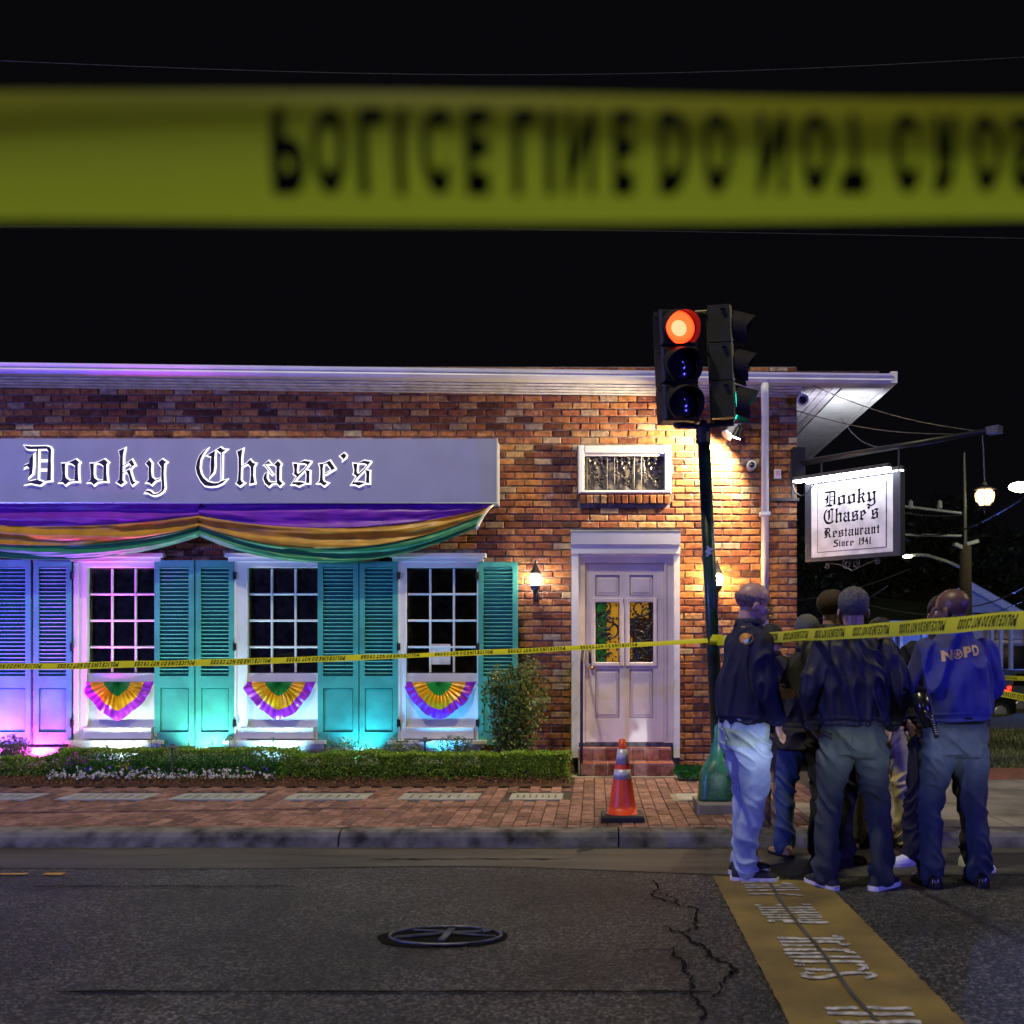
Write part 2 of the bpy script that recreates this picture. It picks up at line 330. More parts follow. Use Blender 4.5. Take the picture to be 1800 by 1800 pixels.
# pavers: soldier course at the kerb, then running bond; nearest 300 single, the rest joined
pav = MB(); pav.box(-9, 2.55, CURB+.16, YW+.1, 0, SW-.012); pavement = struct('brick_pavement', pav, M['joint'])
plq = [(-80, 68), (112, 266), (308, 456), (506, 648), (704, 842), (897, 989)]
PD0, PD1 = 9.22, 9.62
plaques = [(X(a, 9.4), X(b_, 9.4)) for a, b_ in plq]
BED = [(-9.5, X(1003, 10.1))]
def pblocked(xc, yc):
    if any(a-.03 < xc < b_+.03 and PD0-.08 < yc < PD1+.08 for a, b_ in plaques): return True
    if X(1180, 9.4) < xc < X(1236, 9.4) and 9.1 < yc < 9.65: return True
    if xc < BED[0][1] and yc > 10.08: return True
    if xc > X(1185, 10.9) and yc > 10.45 : return True
    if yc > 11.0 or xc > 1.95+ (CURB+3.6-yc)*.12: return True
    return False
cand = []
for i in range(-88, 60):
    x0 = i*.1045; 
    cand.append((x0, x0+.0995, CURB+.165, CURB+.262))
    off = .1 if i % 2 else 0; y = CURB+.268-off
    while y < 11.1:
        y0, y1 = max(y, CURB+.268), y+.196
        if y1-y0 > .04: cand.append((x0, x0+.0995, y0, y1))
        y += .2
cand = [c for c in cand if not pblocked((c[0]+c[1])/2, (c[2]+c[3])/2) and c[0] > -6.6]
cand.sort(key=lambda c: (c[2] > CURB+1.3, c[2]+abs(c[0]+.2)*.35))
def paver_mb(mb, w_, l_, cx, cy, z, tone=None):
    x0, x1, y0, y1 = cx-w_/2, cx+w_/2, cy-l_/2, cy+l_/2; c = .004; tz = [z+random.uniform(-.0015, .0015) for _ in range(4)]
    v = [(x0+c, y0+c, tz[0]), (x1-c, y0+c, tz[1]), (x1-c, y1-c, tz[2]), (x0+c, y1-c, tz[3]), (x0, y0, z-.006), (x1, y0, z-.006), (x1, y1, z-.006), (x0, y1, z-.006)]
    v += [(a, b2, z-.02) for a, b2, _ in v[4:8]]
    f = [(0,1,2,3)]+[(4+i, 4+(i+1) % 4, (i+1) % 4, i) for i in range(4)]+[(8+i, 8+(i+1) % 4, 4+(i+1) % 4, 4+i) for i in range(4)]
    mb.add(v, f, tone)
pm = {}
for L in (.097, .196):
    for k in range(4):
        q = MB(); paver_mb(q, .0995, L, 0, 0, 0); pm[(L, k)] = q.mesh('paver'); pm[(L, k)].materials.append(M['paver1'])
rest = MB()
for i, c in enumerate(cand):
    cx, cy, L = (c[0]+c[1])/2, (c[2]+c[3])/2, c[3]-c[2]
    z = SW+random.uniform(-.003, .002)
    Lk = .097 if abs(L-.097) < .02 else (.196 if L > .19 else None)
    if i < 300 and Lk:
        o = link('paver', pm[(Lk, random.randrange(4))], None, pavement); o.location = (cx, cy, z)
    else: paver_mb(rest, c[1]-c[0], L, cx, cy, z, random.random())
tag(rest.build('paver_field', M['paver'], pavement, tones=True), kind='stuff')
for i, (a, b_) in enumerate(plaques):
    t = thing('plaque', ['pale stone slab cut off by the left edge of the brick pavement', 'blue tinted stone slab in the pavement below the left hedge', 'teal tinted stone slab below the wide gap between flower clumps', 'stone slab in front of the left end of the low clipped hedge', 'stone slab in front of the middle of the low clipped hedge', 'smallest stone slab nearest the orange cone with engraved lines'][i], 'plaque', 'stone plaques set in the brick pavement', (0, 0, 0))
    MB().box(a, b_, PD0, PD1, .05, SW+.002).build('slab', M['plaque'], t)
    en = MB(); n = 7
    for k in range(n):
        xx = a+(b_-a)*(.14+.72*k/(n-1)); en.box(xx-.008, xx+.008, PD0+.1, PD1-.12, SW+.0025, SW+.0035)
    en.build('engraving', M['curb'], t)
mbx = thing('meter_cover', 'concrete utility box lid beside the traffic signal base', 'utility cover')
xm0, xm1 = X(1180, 9.35), X(1250, 9.35)
MB().box(xm0, xm1, 9.12, 9.6, .05, SW+.003).build('rim', M['concrete'], mbx); MB().box(xm0+.05, xm1-.02, 9.16, 9.56, SW+.0035, SW+.008).build('lid', M['plaque'], mbx)
# concrete pavement on the right and the side street
cp = MB()
for xa, xb, ya, yb in ((1.72, 3.2, CURB+.165, 9.0), (3.21, 4.6, CURB+.165, 9.0), (4.61, 8, CURB+.165, 9.0), (8.01, 14, CURB+.165, 9.0), (2.2, 4.3, 9.01, 10.6), (4.31, 8, 9.01, 10.6), (8.01, 14, 9.01, 10.6)):
    cp.box(xa, xb, ya, yb, .03, SW+.004*(xa > 1.7))
struct('concrete_pavement', cp, M['concrete'])
bs = MB(); bs.box(2.6, 14, 10.62, 11.7, .03, SW); M['bandbrick'] = mat('brick_band', (.20, .075, .045), .9, var=.3, vscale=30, bump=.004); struct('brick_band', bs, M['bandbrick'])
lawn = MB()
for i in range(12):
    ya, yb = 11.7+i*1.6, 13.3+i*1.6; za, zb = .10-.022*max(0, ya-12.2), .10-.022*max(0, yb-12.2)
    lawn.add([(2.7, ya, za), (30, ya, za), (30, yb, zb), (2.7, yb, zb)], [(0,1,2,3)])
M['lawnsoil'] = mat('lawn_soil', (.09, .085, .03), .95, c2=(.035, .04, .012), vscale=9, bump=.02, bscale=40); struct('lawn', lawn, M['lawnsoil'])
gr = MB()
for i in range(9000):
    y = 11.8+7.5*random.random()**1.4; xx = X(random.uniform(1590, 1830), y); z = .10-.022*max(0, y-12.2); a = random.uniform(0, 6.28); h = random.uniform(.03, .085); wd = .012
    dx, dy = math.cos(a)*wd, math.sin(a)*wd; lx, ly = random.uniform(-.03, .03), random.uniform(-.03, .03)
    gr.add([(xx-dx, y-dy, z), (xx+dx, y+dy, z), (xx+lx, y+ly, z+h)], [(0,1,2)])
tag(gr.build('grass', M['grass']), 'rough yellowish grass on the corner lot beyond the brick band', 'grass', kind='stuff')
# crosswalk band with worn lettering
cb = MB(); nS = 110; jt = lambda i, k: .012*noise.noise((i*.8, k, 0))+random.uniform(-.003, .003)
cbv = [(x_, 2.0+(yt-2.0)*i/nS, .008) for i in range(nS+1) for x_, yt in ((.763+jt(i, 1), 6.62), (1.45+jt(i, 7), 6.45))]
cb.add(cbv, [(2*i, 2*i+1, 2*i+3, 2*i+2) for i in range(nS)]); strip = struct('crosswalk_band', cb, M['strip'])
wl = MB(); zz = .0125
def gp(px, py, z=0.0):
    D = (EYE-z)*FPX/(py-VY); return Vector((X(px, D), D, z))
def zp(zx, zy): return gp(1260+zx/6, 1540+zy/6, zz)
def gstroke(mb, pts, wdt, z, wob=0):
    """flat ribbon on the ground along pts, real width wdt"""
    pts = [Vector(p) for p in pts]; vs = []
    for i, p in enumerate(pts):
        d = (pts[min(i+1, len(pts)-1)]-pts[max(i-1, 0)]); nrm = Vector((-d.y, d.x, 0)).normalized()*(wdt/2)*(1+random.uniform(-wob, wob)); vs += [(p.x-nrm.x, p.y-nrm.y, z), (p.x+nrm.x, p.y+nrm.y, z)]
    mb.add(vs, [(2*i, 2*i+1, 2*i+3, 2*i+2) for i in range(len(pts)-1)])
bars = [((290,95),(830,95)), ((300,120),(850,118)), ((320,150),(870,145)), ((340,188),(700,188)), ((700,188),(915,208)), ((260,65),(600,60)), ((690,75),(800,80)),
        ((400,305),(470,305)), ((630,305),(720,305)), ((900,300),(990,300)), ((430,330),(1020,330)), ((450,355),(1045,355)), ((470,382),(1070,382)), ((480,408),(760,408)), ((850,412),(1100,410)), ((530,432),(790,436)), ((860,436),(1110,432)), ((550,462),(1120,462)), ((700,480),(1180,490)), ((540,470),(615,485)),
        ((640,655),(1345,660)), ((1220,630),(1320,635)), ((660,690),(990,690)), ((1060,690),(1300,695)), ((1290,720),(1390,722)), ((690,725),(1060,730)), ((700,775),(1050,775)), ((1100,775),(1400,778)), ((1360,800),(1455,805)), ((720,815),(1100,815)), ((760,850),(1510,850)), ((820,895),(1555,900)), ((840,930),(930,935)), ((1490,930),(1590,945)), ((1500,985),(1600,968)), ((930,985),(1210,985)), ((890,1025),(1010,1020)), ((1530,1020),(1670,1030)), ((1560,1075),(1690,1055)),
        ((1150,1400),(1480,1385)), ((1560,1385),(2050,1395)), ((1170,1445),(2080,1455)), ((1290,1545),(1480,1545)), ((1500,1540),(2150,1535))]
for k, (a, b_) in enumerate(bars):
    p, q = zp(*a), zp(*b_); zz2 = zz+.0003*(k % 5); nseg = 8
    gstroke(wl, [p.lerp(q, i/nseg)+Vector((0, random.uniform(-.006, .006), 0)) for i in range(nseg+1)], .026+.008*(p.y < 5.5), zz2, .3)
gstroke(wl, [zp(*q) for q in ((900,1050),(1000,1075),(1120,1072),(1240,1045),(1360,1025),(1540,1018))], .035, zz+.002)
wl.build('worn_letter', M['stripwhite'], strip)
seam = MB(); gstroke(seam, [zp(*q) for q in ((560,80),(700,300),(830,470),(940,600),(1120,820),(1290,1060),(1450,1270),(1700,1540))], .02, zz+.003); seam.build('worn_seam', M['gutterpan'], strip)
# cracks (px = 1120 + x/5.625, py = 1480 + y/5.625)
ck = MB()
def cz(q): return gp(1120+q[0]/5.625, 1480+q[1]/5.625)
for k, (path, wd) in enumerate([([(160,380),(210,430),(205,480),(140,510),(170,555),(260,580),(350,600),(420,650),(510,640)], .022), ([(205,515),(310,540),(400,580),(370,620)], .016), ([(510,640),(590,670),(600,740),(575,800),(590,850),(520,885),(430,900),(340,895),(270,840)], .032),
        ([(430,900),(520,980),(640,1020),(700,1080),(720,1120),(800,1190),(900,1200),(960,1270),(900,1330),(930,1280)], .035), ([(0,1070),(150,1080),(340,1075),(400,1040)], .018), ([(360,1080),(350,1130),(440,1180),(450,1280),(520,1330),(550,1420),(520,1500),(600,1600),(680,1700),(650,1790)], .03), ([(900,1330),(820,1450),(760,1550)], .02)]):
    pp = [cz(q) for q in path]; fine = []
    for i in range(len(pp)-1):
        for s_ in range(4): fine.append(pp[i].lerp(pp[i+1], s_/4)+Vector((random.uniform(-.012, .012), random.uniform(-.02, .02), 0)))
    fine.append(pp[-1]); gstroke(ck, fine, wd*.5, .006+.0004*k, .6)
for k, (py, xa, xb) in enumerate(((1746, 100, 1250), (1560, 60, 520), (1512, 650, 1000))):
    gstroke(ck, [gp(xa+(xb-xa)*i/24, py+2*noise.noise((i*.7, k, 0))) for i in range(25)], .018, .009+.0004*k, .7)
struct('road_crack', ck, M['crack'])
yl = MB(); gstroke(yl, [gp(-30, 1538.5), gp(48, 1538)], .05, .0085, .2); gstroke(yl, [gp(78, 1538), gp(112, 1538)], .06, .0085, .4); struct('lane_mark', yl, mat('yellow_mark', (.45, .26, .03), .6))
ym = MB(); a0 = Vector((4.75, 8.3, SW+.007)); ym.add([a0, a0+Vector((1.2, 0, 0)), a0+Vector((1.5, .45, 0)), a0+Vector((.4, .25, 0))], [(0,1,2,3)]); struct('utility_paint', ym, mat('utility_yellow', (.45, .33, .05), .7))
# manhole
mh = thing('manhole', 'round iron manhole ring with crossed spokes sunk in the road', 'manhole')
c = gp(783, 1648); cx, cy = c.x, c.y
bowl = MB(); n = 36; rings = [(.295, .0045, .16), (.285, .0075, .04), (.27, .0080, .0), ]
vs = []; fs = []
for (r_, z, j) in rings:
    for k in range(n):
        t = 2*math.pi*k/n; rr = r_*(1+.14*noise.noise((math.cos(t)*1.5, math.sin(t)*1.5, r_))*(j > .05)); vs.append((cx+rr*1.12*math.cos(t), cy+rr*.64*math.sin(t), z))
for i in range(2):
    for k in range(n): fs.append((i*n+k, i*n+(k+1) % n, (i+1)*n+(k+1) % n, (i+1)*n+k))
fs.append(tuple(range(2*n, 3*n))); bowl.add(vs, fs); bowl.build('pit_floor', M['crack'], mh)
rg = MB(); rg.tube([(cx+.285*math.cos(t*math.pi/24), cy+.165*math.sin(t*math.pi/24), .012) for t in range(49)], .008, 6, False); rg.build('ring', M['castiron'], mh, smooth=True)
for (a, b_, r_) in (((-.25, -.055), (.02, .03), .009), ((.02, .03), (.18, .05), .009), ((.18, .05), (.22, .085), .014), ((.02, .03), (.26, -.035), .005), ((-.18, .09), (.02, .05), .006)):
    s_ = MB(); s_.tube([(cx+a[0], cy+a[1], .014), (cx+b_[0], cy+b_[1], .017)], r_, 6); s_.build('spoke', M['castiron'], mh)
s_ = MB(); s_.obox((cx+.01, cy-.02, .020), .034, .22, .012, Matrix.Rotation(R(-6), 3, 'Z')); s_.build('crossbar', M['castiron'], mh)


# the tape film lets some light through
for nm_ in ('tape',):
    nt = M[nm_].node_tree; b = nt.nodes['Principled BSDF']; b.inputs['Specular IOR Level'].default_value = .25; tl = nt.nodes.new('ShaderNodeBsdfTranslucent'); tl.inputs[0].default_value = (.46, .64, .06, 1)
    mx = nt.nodes.new('ShaderNodeMixShader'); mx.inputs[0].default_value = .38; out = [n for n in nt.nodes if n.type == 'OUTPUT_MATERIAL'][0]
    nt.links.new(b.outputs[0], mx.inputs[1]); nt.links.new(tl.outputs[0], mx.inputs[2]); nt.links.new(mx.outputs[0], out.inputs[0])

for nm_ in ('hedge', 'bedgreen', 'shrub'):
    nt = M[nm_].node_tree; b = nt.nodes['Principled BSDF']; tl = nt.nodes.new('ShaderNodeBsdfTranslucent'); src = b.inputs['Base Color'].links[0].from_socket; nt.links.new(src, tl.inputs[0])
    mx = nt.nodes.new('ShaderNodeMixShader'); mx.inputs[0].default_value = .42; out = [n for n in nt.nodes if n.type == 'OUTPUT_MATERIAL'][0]
    nt.links.new(b.outputs[0], mx.inputs[1]); nt.links.new(tl.outputs[0], mx.inputs[2]); nt.links.new(mx.outputs[0], out.inputs[0])
M['glass_gold'] = mat('glass_gold', (.45, .22, .01), .3, var=.3, vscale=9, emit=(.62, .30, .015), estr=.34); M['glass_green'] = mat('glass_green', (.01, .14, .015), .3, var=.3, vscale=9, emit=(.015, .20, .015), estr=.22); M['glass_dark'] = mat('glass_darkamber', (.03, .012, .006), .15, var=.5, vscale=14, emit=(.03, .012, .004), estr=.4)  # door panes glow by emission put into the glass, no lamp behind
# ------------------------------------------------------------------ restaurant
def WX(px): return X(px, YW)
def WZ(py): return Z(py, YW)
rest_ = thing('restaurant_building', 'single storey orange brick restaurant with white eaves, green louvred shutters and a panelled door', 'building')
wall = MB(); wall.box(-9.5, WX(1402)-.012, YW+.014, YW+.35, 0, 4.62)
wall.box(WX(1402)-.35, WX(1402)-.012, YW+.36, 20, 0, 4.62); brickwall = wall.build('brick_wall', M['mortar'], rest_)
opens = [(137, 279, 972, 1330), (413, 560, 972, 1330), (698, 844, 972, 1330), (1004, 1194, 935, 1362), (1014, 1181, 783, 888)]
opens = [(WX(a), WX(b), WZ(d), WZ(c)) for a, b, c, d in opens]
RH, BL = .0782, .210
bricks = []
for r in range(58):
    z0 = .08+r*RH; off = (r % 2)*BL/2+.02*noise.noise((r*1.7, 0, 0)); x = WX(1402)-off-.0 if r % 2 else WX(1402)
    # quoin end brick
    xs = [WX(1402)]; 
    if r % 2: xs.append(WX(1402)-.105)
    while xs[-1] > -7.1: xs.append(xs[-1]-BL+random.uniform(-.004, .004))
    for a, b in zip(xs[1:], xs):
        segs = [(a+.006, b-.006)]
        zc0, zc1 = z0+.008, z0+RH-.006
        for ox0, ox1, oz0, oz1 in opens:
            if zc1 > oz0+.02 and zc0 < oz1-.02:
                ns = []
                for s0, s1 in segs:
                    if s1 <= ox0 or s0 >= ox1: ns.append((s0, s1)); continue
                    if s0 < ox0: ns.append((s0, ox0))
                    if s1 > ox1: ns.append((ox1, s1))
                segs = ns
        for s0, s1 in segs:
            if s1-s0 > .03: bricks.append((s0, s1, zc0, zc1))
def bvis(b):
    xc, zc = (b[0]+b[1])/2, (b[2]+b[3])/2; px, py = VX+xc*158, VY-(zc-EYE)*158
    if py > 1375 or py < 672 or px < 880: return 9
    if px > 1235 and px < 1350 and py > 1100: return 8
    if 1150 < px < 1345 and 540 < py < 755: return 8
    return abs(px-1060)/400+abs(py-900)/500-(b[1]-b[0])
bricks.sort(key=bvis)
bmesh_ = {}
rest = MB(); nsing = 0
for b in bricks:
    L = b[1]-b[0]; p = random.uniform(-.004, .003)
    if nsing < 285 and bvis(b) < 8 and .19 < L < .205:
        k = random.randrange(8)
        if k not in bmesh_:
            q = MB(); q.chbox(-.099, .099, 0, .02, -.032, .032, .007, j=.0045); bmesh_[k] = q.mesh('brick'); bmesh_[k].materials.append(M['brick1'])
        o = link('brick', bmesh_[k], None, brickwall); o.location = ((b[0]+b[1])/2, YW+p, (b[2]+b[3])/2); o.scale = (L/.198, 1, 1); nsing += 1
    else: rest.chbox(b[0], b[1], YW+p, YW+.02, b[2], b[3], .007, random.random(), .004)
for r in range(58):                                           # side wall bricks at the corner
    pass
tag(rest.build('brick_field', M['brick'], brickwall, tones=True), kind='stuff')
ledge = MB(); ledge.box(-9.5, WX(845), YW-.06, YW+.01, .08, WZ(1313)); ledge.build('base_ledge', M['white_old'], rest_)
# shutters
def shutter(pxl, pxr, pyt, pyb, hinge=None, swing=0):
    x0, x1, z0, z1 = WX(pxl), WX(pxr), WZ(pyb), WZ(pyt); yf = YW-.085; t = .042; sw = .058
    ym = yf+t; lt, lb = WZ(998), WZ(1188); pt, pb = WZ(1209), WZ(1286)
    f = MB(); f.box(x0, x0+sw, yf, ym, z0, z1); f.box(x1-sw, x1, yf, ym, z0, z1)
    f.box(x0+sw, x1-sw, yf, ym, lt, z1); f.box(x0+sw, x1-sw, yf, ym, pt, lb); f.box(x0+sw, x1-sw, yf, ym, z0, pb)
    me = f.mesh('shutter'); o = link('shutter', me, M['shutter'], rest_)
    pn = MB(); pn.chbox(x0+sw+.001, x1-sw-.001, yf+.018, ym-.004, pb+.001, pt-.001, .012)
    pn.build('panel', M['shutter'], o)
    n = 28; w_ = x1-x0-2*sw-.004; key = round(w_, 3)
    if key not in slat_me:
        q = MB(); m = Matrix.Rotation(R(-38), 3, 'X'); q.obox((0, 0, 0), w_, .046, .0065, m); slat_me[key] = q.mesh('slat'); slat_me[key].materials.append(M['shutter'])
    for i in range(n):
        s = link('slat', slat_me[key], None, o); s.location = ((x0+x1)/2, (yf+ym)/2+.004, lb+(lt-lb)*(i+.5)/n); s.rotation_euler = (R(random.uniform(-3, 3)), 0, 0)
    bk = MB(); bk.box(x0+.02, x1-.02, ym+.001, ym+.006, lb-.02, lt+.02); bk.build('backing', M['dark'], o)
    if hinge is not None:
        hx = x1 if hinge > 0 else x0
        for py in (1013, 1137, 1270):
            h = MB(); h.box(hx-.012 if hinge > 0 else hx-.028, hx+.028 if hinge > 0 else hx+.012, yf-.006, yf-.001, WZ(py+6), WZ(py-6)); h.tube([(hx, yf-.008, WZ(py+8)), (hx, yf-.008, WZ(py-8))], .006, 6); h.build('hinge', M['black'], o)
    return o
slat_me = {}
for a in ((-84, -14, 985, 1306, None), (-12, 61, 985, 1307, None), (66, 132, 985, 1307, 1), (277, 346, 986, 1310, None), (349, 416, 986, 1311, 1), (562, 633, 988, 1311, None), (635, 702, 988, 1312, 1), (842, 911, 989, 1308, -1)): shutter(*a)
# sash windows
def sash(gx0, gx1, cx0, cx1, blinds, right=True):
    o = thing_child('window'); y0 = YW-.035
    fr = MB()
    xa, xb, g0, g1 = WX(cx0), WX(cx1), WX(gx0), WX(gx1); ztop, zb = WZ(988), WZ(1300); gt, gb = WZ(1000), WZ(1182)
    fr.box(xa, g0-.01, y0-.03, YW+.1, zb, ztop); fr.box(g1+.01, xb, y0-.03, YW+.1, zb, ztop); fr.box(g0-.01, g1+.01, y0-.028, YW+.1, gt+.01, ztop)
    fr.box(xa-.02, xa+.03, y0-.045, y0-.03, zb, ztop-.01)
    fr.box(g0-.01, g1+.01, y0-.005, YW+.05, WZ(1198), gb-.008)
    me = fr.mesh('window_frame'); link('window_frame', me, M['white'], o)
    hd = MB(); hd.box(xa-.05, xb+.05, y0-.055, YW, ztop, ztop+.045); hd.box(xa-.08, xb+.08, y0-.085, YW, ztop+.045, WZ(974)); hd.build('window_header', M['white'], o)
    cols, rows = 3, 4; mw = .024; pw = (g1-g0-2*mw)/3; ph = (gt-gb-3*mw)/4
    mu = MB()
    for i in (1, 2): xx = g0+i*pw+(i-1)*mw; mu.chbox(xx, xx+mw, y0+.012, y0+.05, gb, gt, .006)
    for i in (1, 2, 3): zz_ = gb+i*ph+(i-1)*mw; mu.chbox(g0, g1, y0+.015, y0+.048, zz_, zz_+mw, .006)
    mu.build('muntin', M['white'], o)
    q = MB(); q.box(-pw/2, pw/2, 0, .004, -ph/2, ph/2); pme = q.mesh('pane'); pme.materials.append(M['pane'])
    for i in range(3):
        for j in range(4):
            p = link('pane', pme, None, o); p.location = (g0+pw/2+i*(pw+mw), y0+.03, gb+ph/2+j*(ph+mw)); p.rotation_euler = (R(random.uniform(-.6, .6)), 0, R(random.uniform(-.6, .6)))
    ap = MB(); ap.box(xa+.001, xb-.001, YW-.02, YW+.01, WZ(1299), WZ(1199)); ap.build('apron', M['white'], o)
    ap2 = MB(); ap2.chbox(xa+.075, xb-.05, YW-.075, YW-.021, WZ(1298), WZ(1277), .01); ap2.build('plinth_block', M['white'], o)
    sl = MB(); sl.box(xa-.09, xb+.09, YW-.14, YW-.001, WZ(1306), WZ(1300)); sl.box(xa-.06, xb+.06, YW-.11, YW-.001, WZ(1313), WZ(1306.2)); sl.build('window_sill', M['white_old'], o)
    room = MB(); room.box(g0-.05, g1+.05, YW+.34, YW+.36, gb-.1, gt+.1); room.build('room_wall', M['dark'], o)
    cu = MB(); xx = g0+pw*1.55; cu.box(xx, xx+.09, YW+.30, YW+.32, gb, gb+.85); cu.build('inner_post', M['blind'], o)
    if blinds:
        bl = MB()
        for k in range(40): zc = gb+(gt-gb)*(k+.5)/40; bl.obox(((g0+g1)/2, YW+.2, zc), g1-g0, .03, .002, Matrix.Rotation(R(35), 3, 'X'))
        bl.build('blind', M['blind'], o)
    return o
def thing_child(name):
    o = bpy.data.objects.new(name, None); col.objects.link(o); o.parent = rest_; return o
sash(159, 279, 139, 280, True); sash(439, 560, 414, 563, True); sash(717, 838, 700, 843, False)
nt_ = MB(); nt_.box(WX(758), WX(792), YW-.012, YW-.011, WZ(1168), WZ(1132)); nt_.build('paper_notice', M['white_old'], [c for c in rest_.children if c.name.startswith('window')][-1])
# door surround, door, steps
ds = thing_child('door_surround'); y0 = YW-.12
q = MB(); q.box(WX(1005), WX(1017), y0, YW+.05, WZ(1330), WZ(975.2)); q.box(WX(1183), WX(1193.5), y0, YW+.05, WZ(1330), WZ(975.2)); q.box(WX(1004.5), WX(1194), y0-.02, YW+.05, WZ(975), WZ(960)); q.build('casing', M['white'], ds)
q = MB(); q.box(WX(1004), WX(1194), y0-.05, YW+.02, WZ(959.5), WZ(937.5)); q.build('header_box', M['board'], ds)
q = MB(); q.box(WX(1003), WX(1195), y0-.055, YW+.02, WZ(937), WZ(935.5)); q.build('header_trim', M['trim'], ds)
q = MB()
for sx_ in (1014.5, 1186):
    for k in range(12): q.lathe([(.0, 0), (.006, .002), (.007, .006)], (WX(sx_), y0-.001, WZ(1000+k*28)), 6, axis=(0, -1, 0))
q.build('screw', M['trim'], ds)
q = MB(); q.box(WX(1017.2), WX(1028.5), YW-.06, YW+.10, WZ(1305), WZ(981)); q.box(WX(1167), WX(1182.8), YW-.06, YW+.10, WZ(1305), WZ(981)); q.box(WX(1017.2), WX(1182.8), YW-.062, YW+.10, WZ(991), WZ(980.8))
q.box(WX(1017.2), WX(1182.8), y0+.03, YW+.1, WZ(980.7), WZ(975.3)); q.box(WX(1167.2), WX(1171), YW-.075, YW-.0601, WZ(1304), WZ(992)); q.build('jamb', M['door'], ds)
dr = thing_child('door'); yd = YW-.02
panels = [(1046, 1088, 1011, 1048), (1106, 1147, 1011, 1048), (1047, 1088, 1059, 1164), (1107, 1148, 1059, 1164), (1046, 1090, 1176, 1262), (1106, 1149, 1176, 1262)]
x0, x1, z0, z1 = WX(1029), WX(1166.5), WZ(1304), WZ(992)
xs = sorted({x0, x1}|{WX(p[0]) for p in panels[:1]}|{WX(1090), WX(1106), WX(1148)})
q = MB()
xa = [x0, WX(1046.5), WX(1089), WX(1106.5), WX(1148), x1]
q.box(xa[0], xa[1], yd, yd+.045, z0, z1); q.box(xa[2], xa[3], yd, yd+.045, z0, z1); q.box(xa[4], xa[5], yd, yd+.045, z0, z1)
for a, b in ((xa[1], xa[2]), (xa[3], xa[4])):
    for za, zb in ((z0, WZ(1262)), (WZ(1176), WZ(1164)), (WZ(1059), WZ(1048)), (WZ(1011), z1)): q.box(a, b, yd+.0005, yd+.045, za, zb)
link('door_slab', q.mesh('door_slab'), M['door'], dr)
for i, (a, b, c_, d) in enumerate(panels):
    A, B = (xa[1], xa[2]) if a < 1100 else (xa[3], xa[4]); zb, zt = WZ(d), WZ(c_)
    if i in (2, 3):
        g_ = MB(); g_.box(A, B, yd+.0201, yd+.024, zb, zt); go = g_.build('glass_panel', M['glass_dark'], dr)
        for (u0, u1, v0, v1, mt) in (((0, .46, 0, 1, 'glass_green'), (.465, 1, 0, 1, 'glass_gold')) if i == 2 else ((0, .8, .74, 1, 'glass_gold'), (0, .12, .05, .45, 'glass_gold'))):
            g_ = MB(); g_.box(A+(B-A)*u0, A+(B-A)*u1, yd+.015, yd+.02, zb+(zt-zb)*v0, zb+(zt-zb)*v1); g_.build('stained_pane', M[mt], go)
        f = MB(); e = .045
        for (xa_, xb_, za_, zb_) in ((A-e, A, zb-e, zt+e), (B, B+e, zb-e, zt+e), (A, B, zt, zt+e), (A, B, zb-e, zb)):
            f.chbox(xa_, xb_, yd-.02, yd, za_, zb_, .008)
        f.build('glass_frame', M['door'], dr)
        sc_ = MB(); rnd = random.Random(i)
        # scroll ironwork: curling stems with leaves
        H = zt-zb; W = B-A; cy_ = yd+.008
        for s in range(5 if i == 2 else 7):
            cx_, cz_ = A+W*rnd.uniform(.3, .7), zb+H*(s+.5)/(5 if i == 2 else 7); pts = []
            sg_ = 1 if s % 2 else -1
            for k in range(18):
                t = k/17; ang = sg_*t*5.0+rnd.uniform(-.02, .02)+s; rr = W*.48*(1-t*.75)
                pts.append((min(B-.004, max(A+.004, cx_+rr*math.cos(ang))), cy_, min(zt, max(zb, cz_+rr*math.sin(ang)))))
            sc_.tube(pts, .009, 5)
        for k in range(190 if i == 2 else 260):
            lx, lz, an = rnd.uniform(A+.01, B-.01), rnd.uniform(zb+.01, zt-.01), rnd.uniform(0, 6.28)
            if i == 2 and lx > A+W*.62 and rnd.random() < .6: continue
            if i == 3 and lz > zt-H*.28 and rnd.random() < .75: continue
            L_, w2 = rnd.uniform(.025, .048), rnd.uniform(.008, .016); dx, dz = math.cos(an), math.sin(an); yq = cy_+rnd.uniform(-.008, .004)
            sc_.add([(lx-dx*L_/2, yq, lz-dz*L_/2), (lx-dz*w2, yq-.006, lz+dx*w2), (lx+dx*L_/2, yq, lz+dz*L_/2), (lx+dz*w2, yq-.006, lz-dx*w2)], [(0, 1, 2, 3)])
        sc_.tube([(A+.01, cy_, zb), (A+.01, cy_, zt)], .004, 5); sc_.tube([(B-.01, cy_, zb), (B-.01, cy_, zt)], .004, 5)
        sc_.build('scroll_grille', M['black'], go)
    else:
        g_ = MB(); g_.chbox(A+.001, B-.001, yd+.016, yd+.04, zb+.001, zt-.001, .016)
        g_.chbox(A+.035, B-.035, yd+.008, yd+.0155, zb+.035, zt-.035, .006); g_.build('door_panel', M['door'], dr)
q = MB(); hx = WX(1037); q.box(hx-.013, hx+.013, yd-.008, yd-.001, WZ(1166), WZ(1139)); q.tube([(hx, yd-.012, WZ(1141)), (hx, yd-.05, WZ(1147)), (hx, yd-.055, WZ(1153)), (hx, yd-.045, WZ(1160)), (hx, yd-.012, WZ(1164))], .008, 8); q.build('door_handle', M['black'], dr)
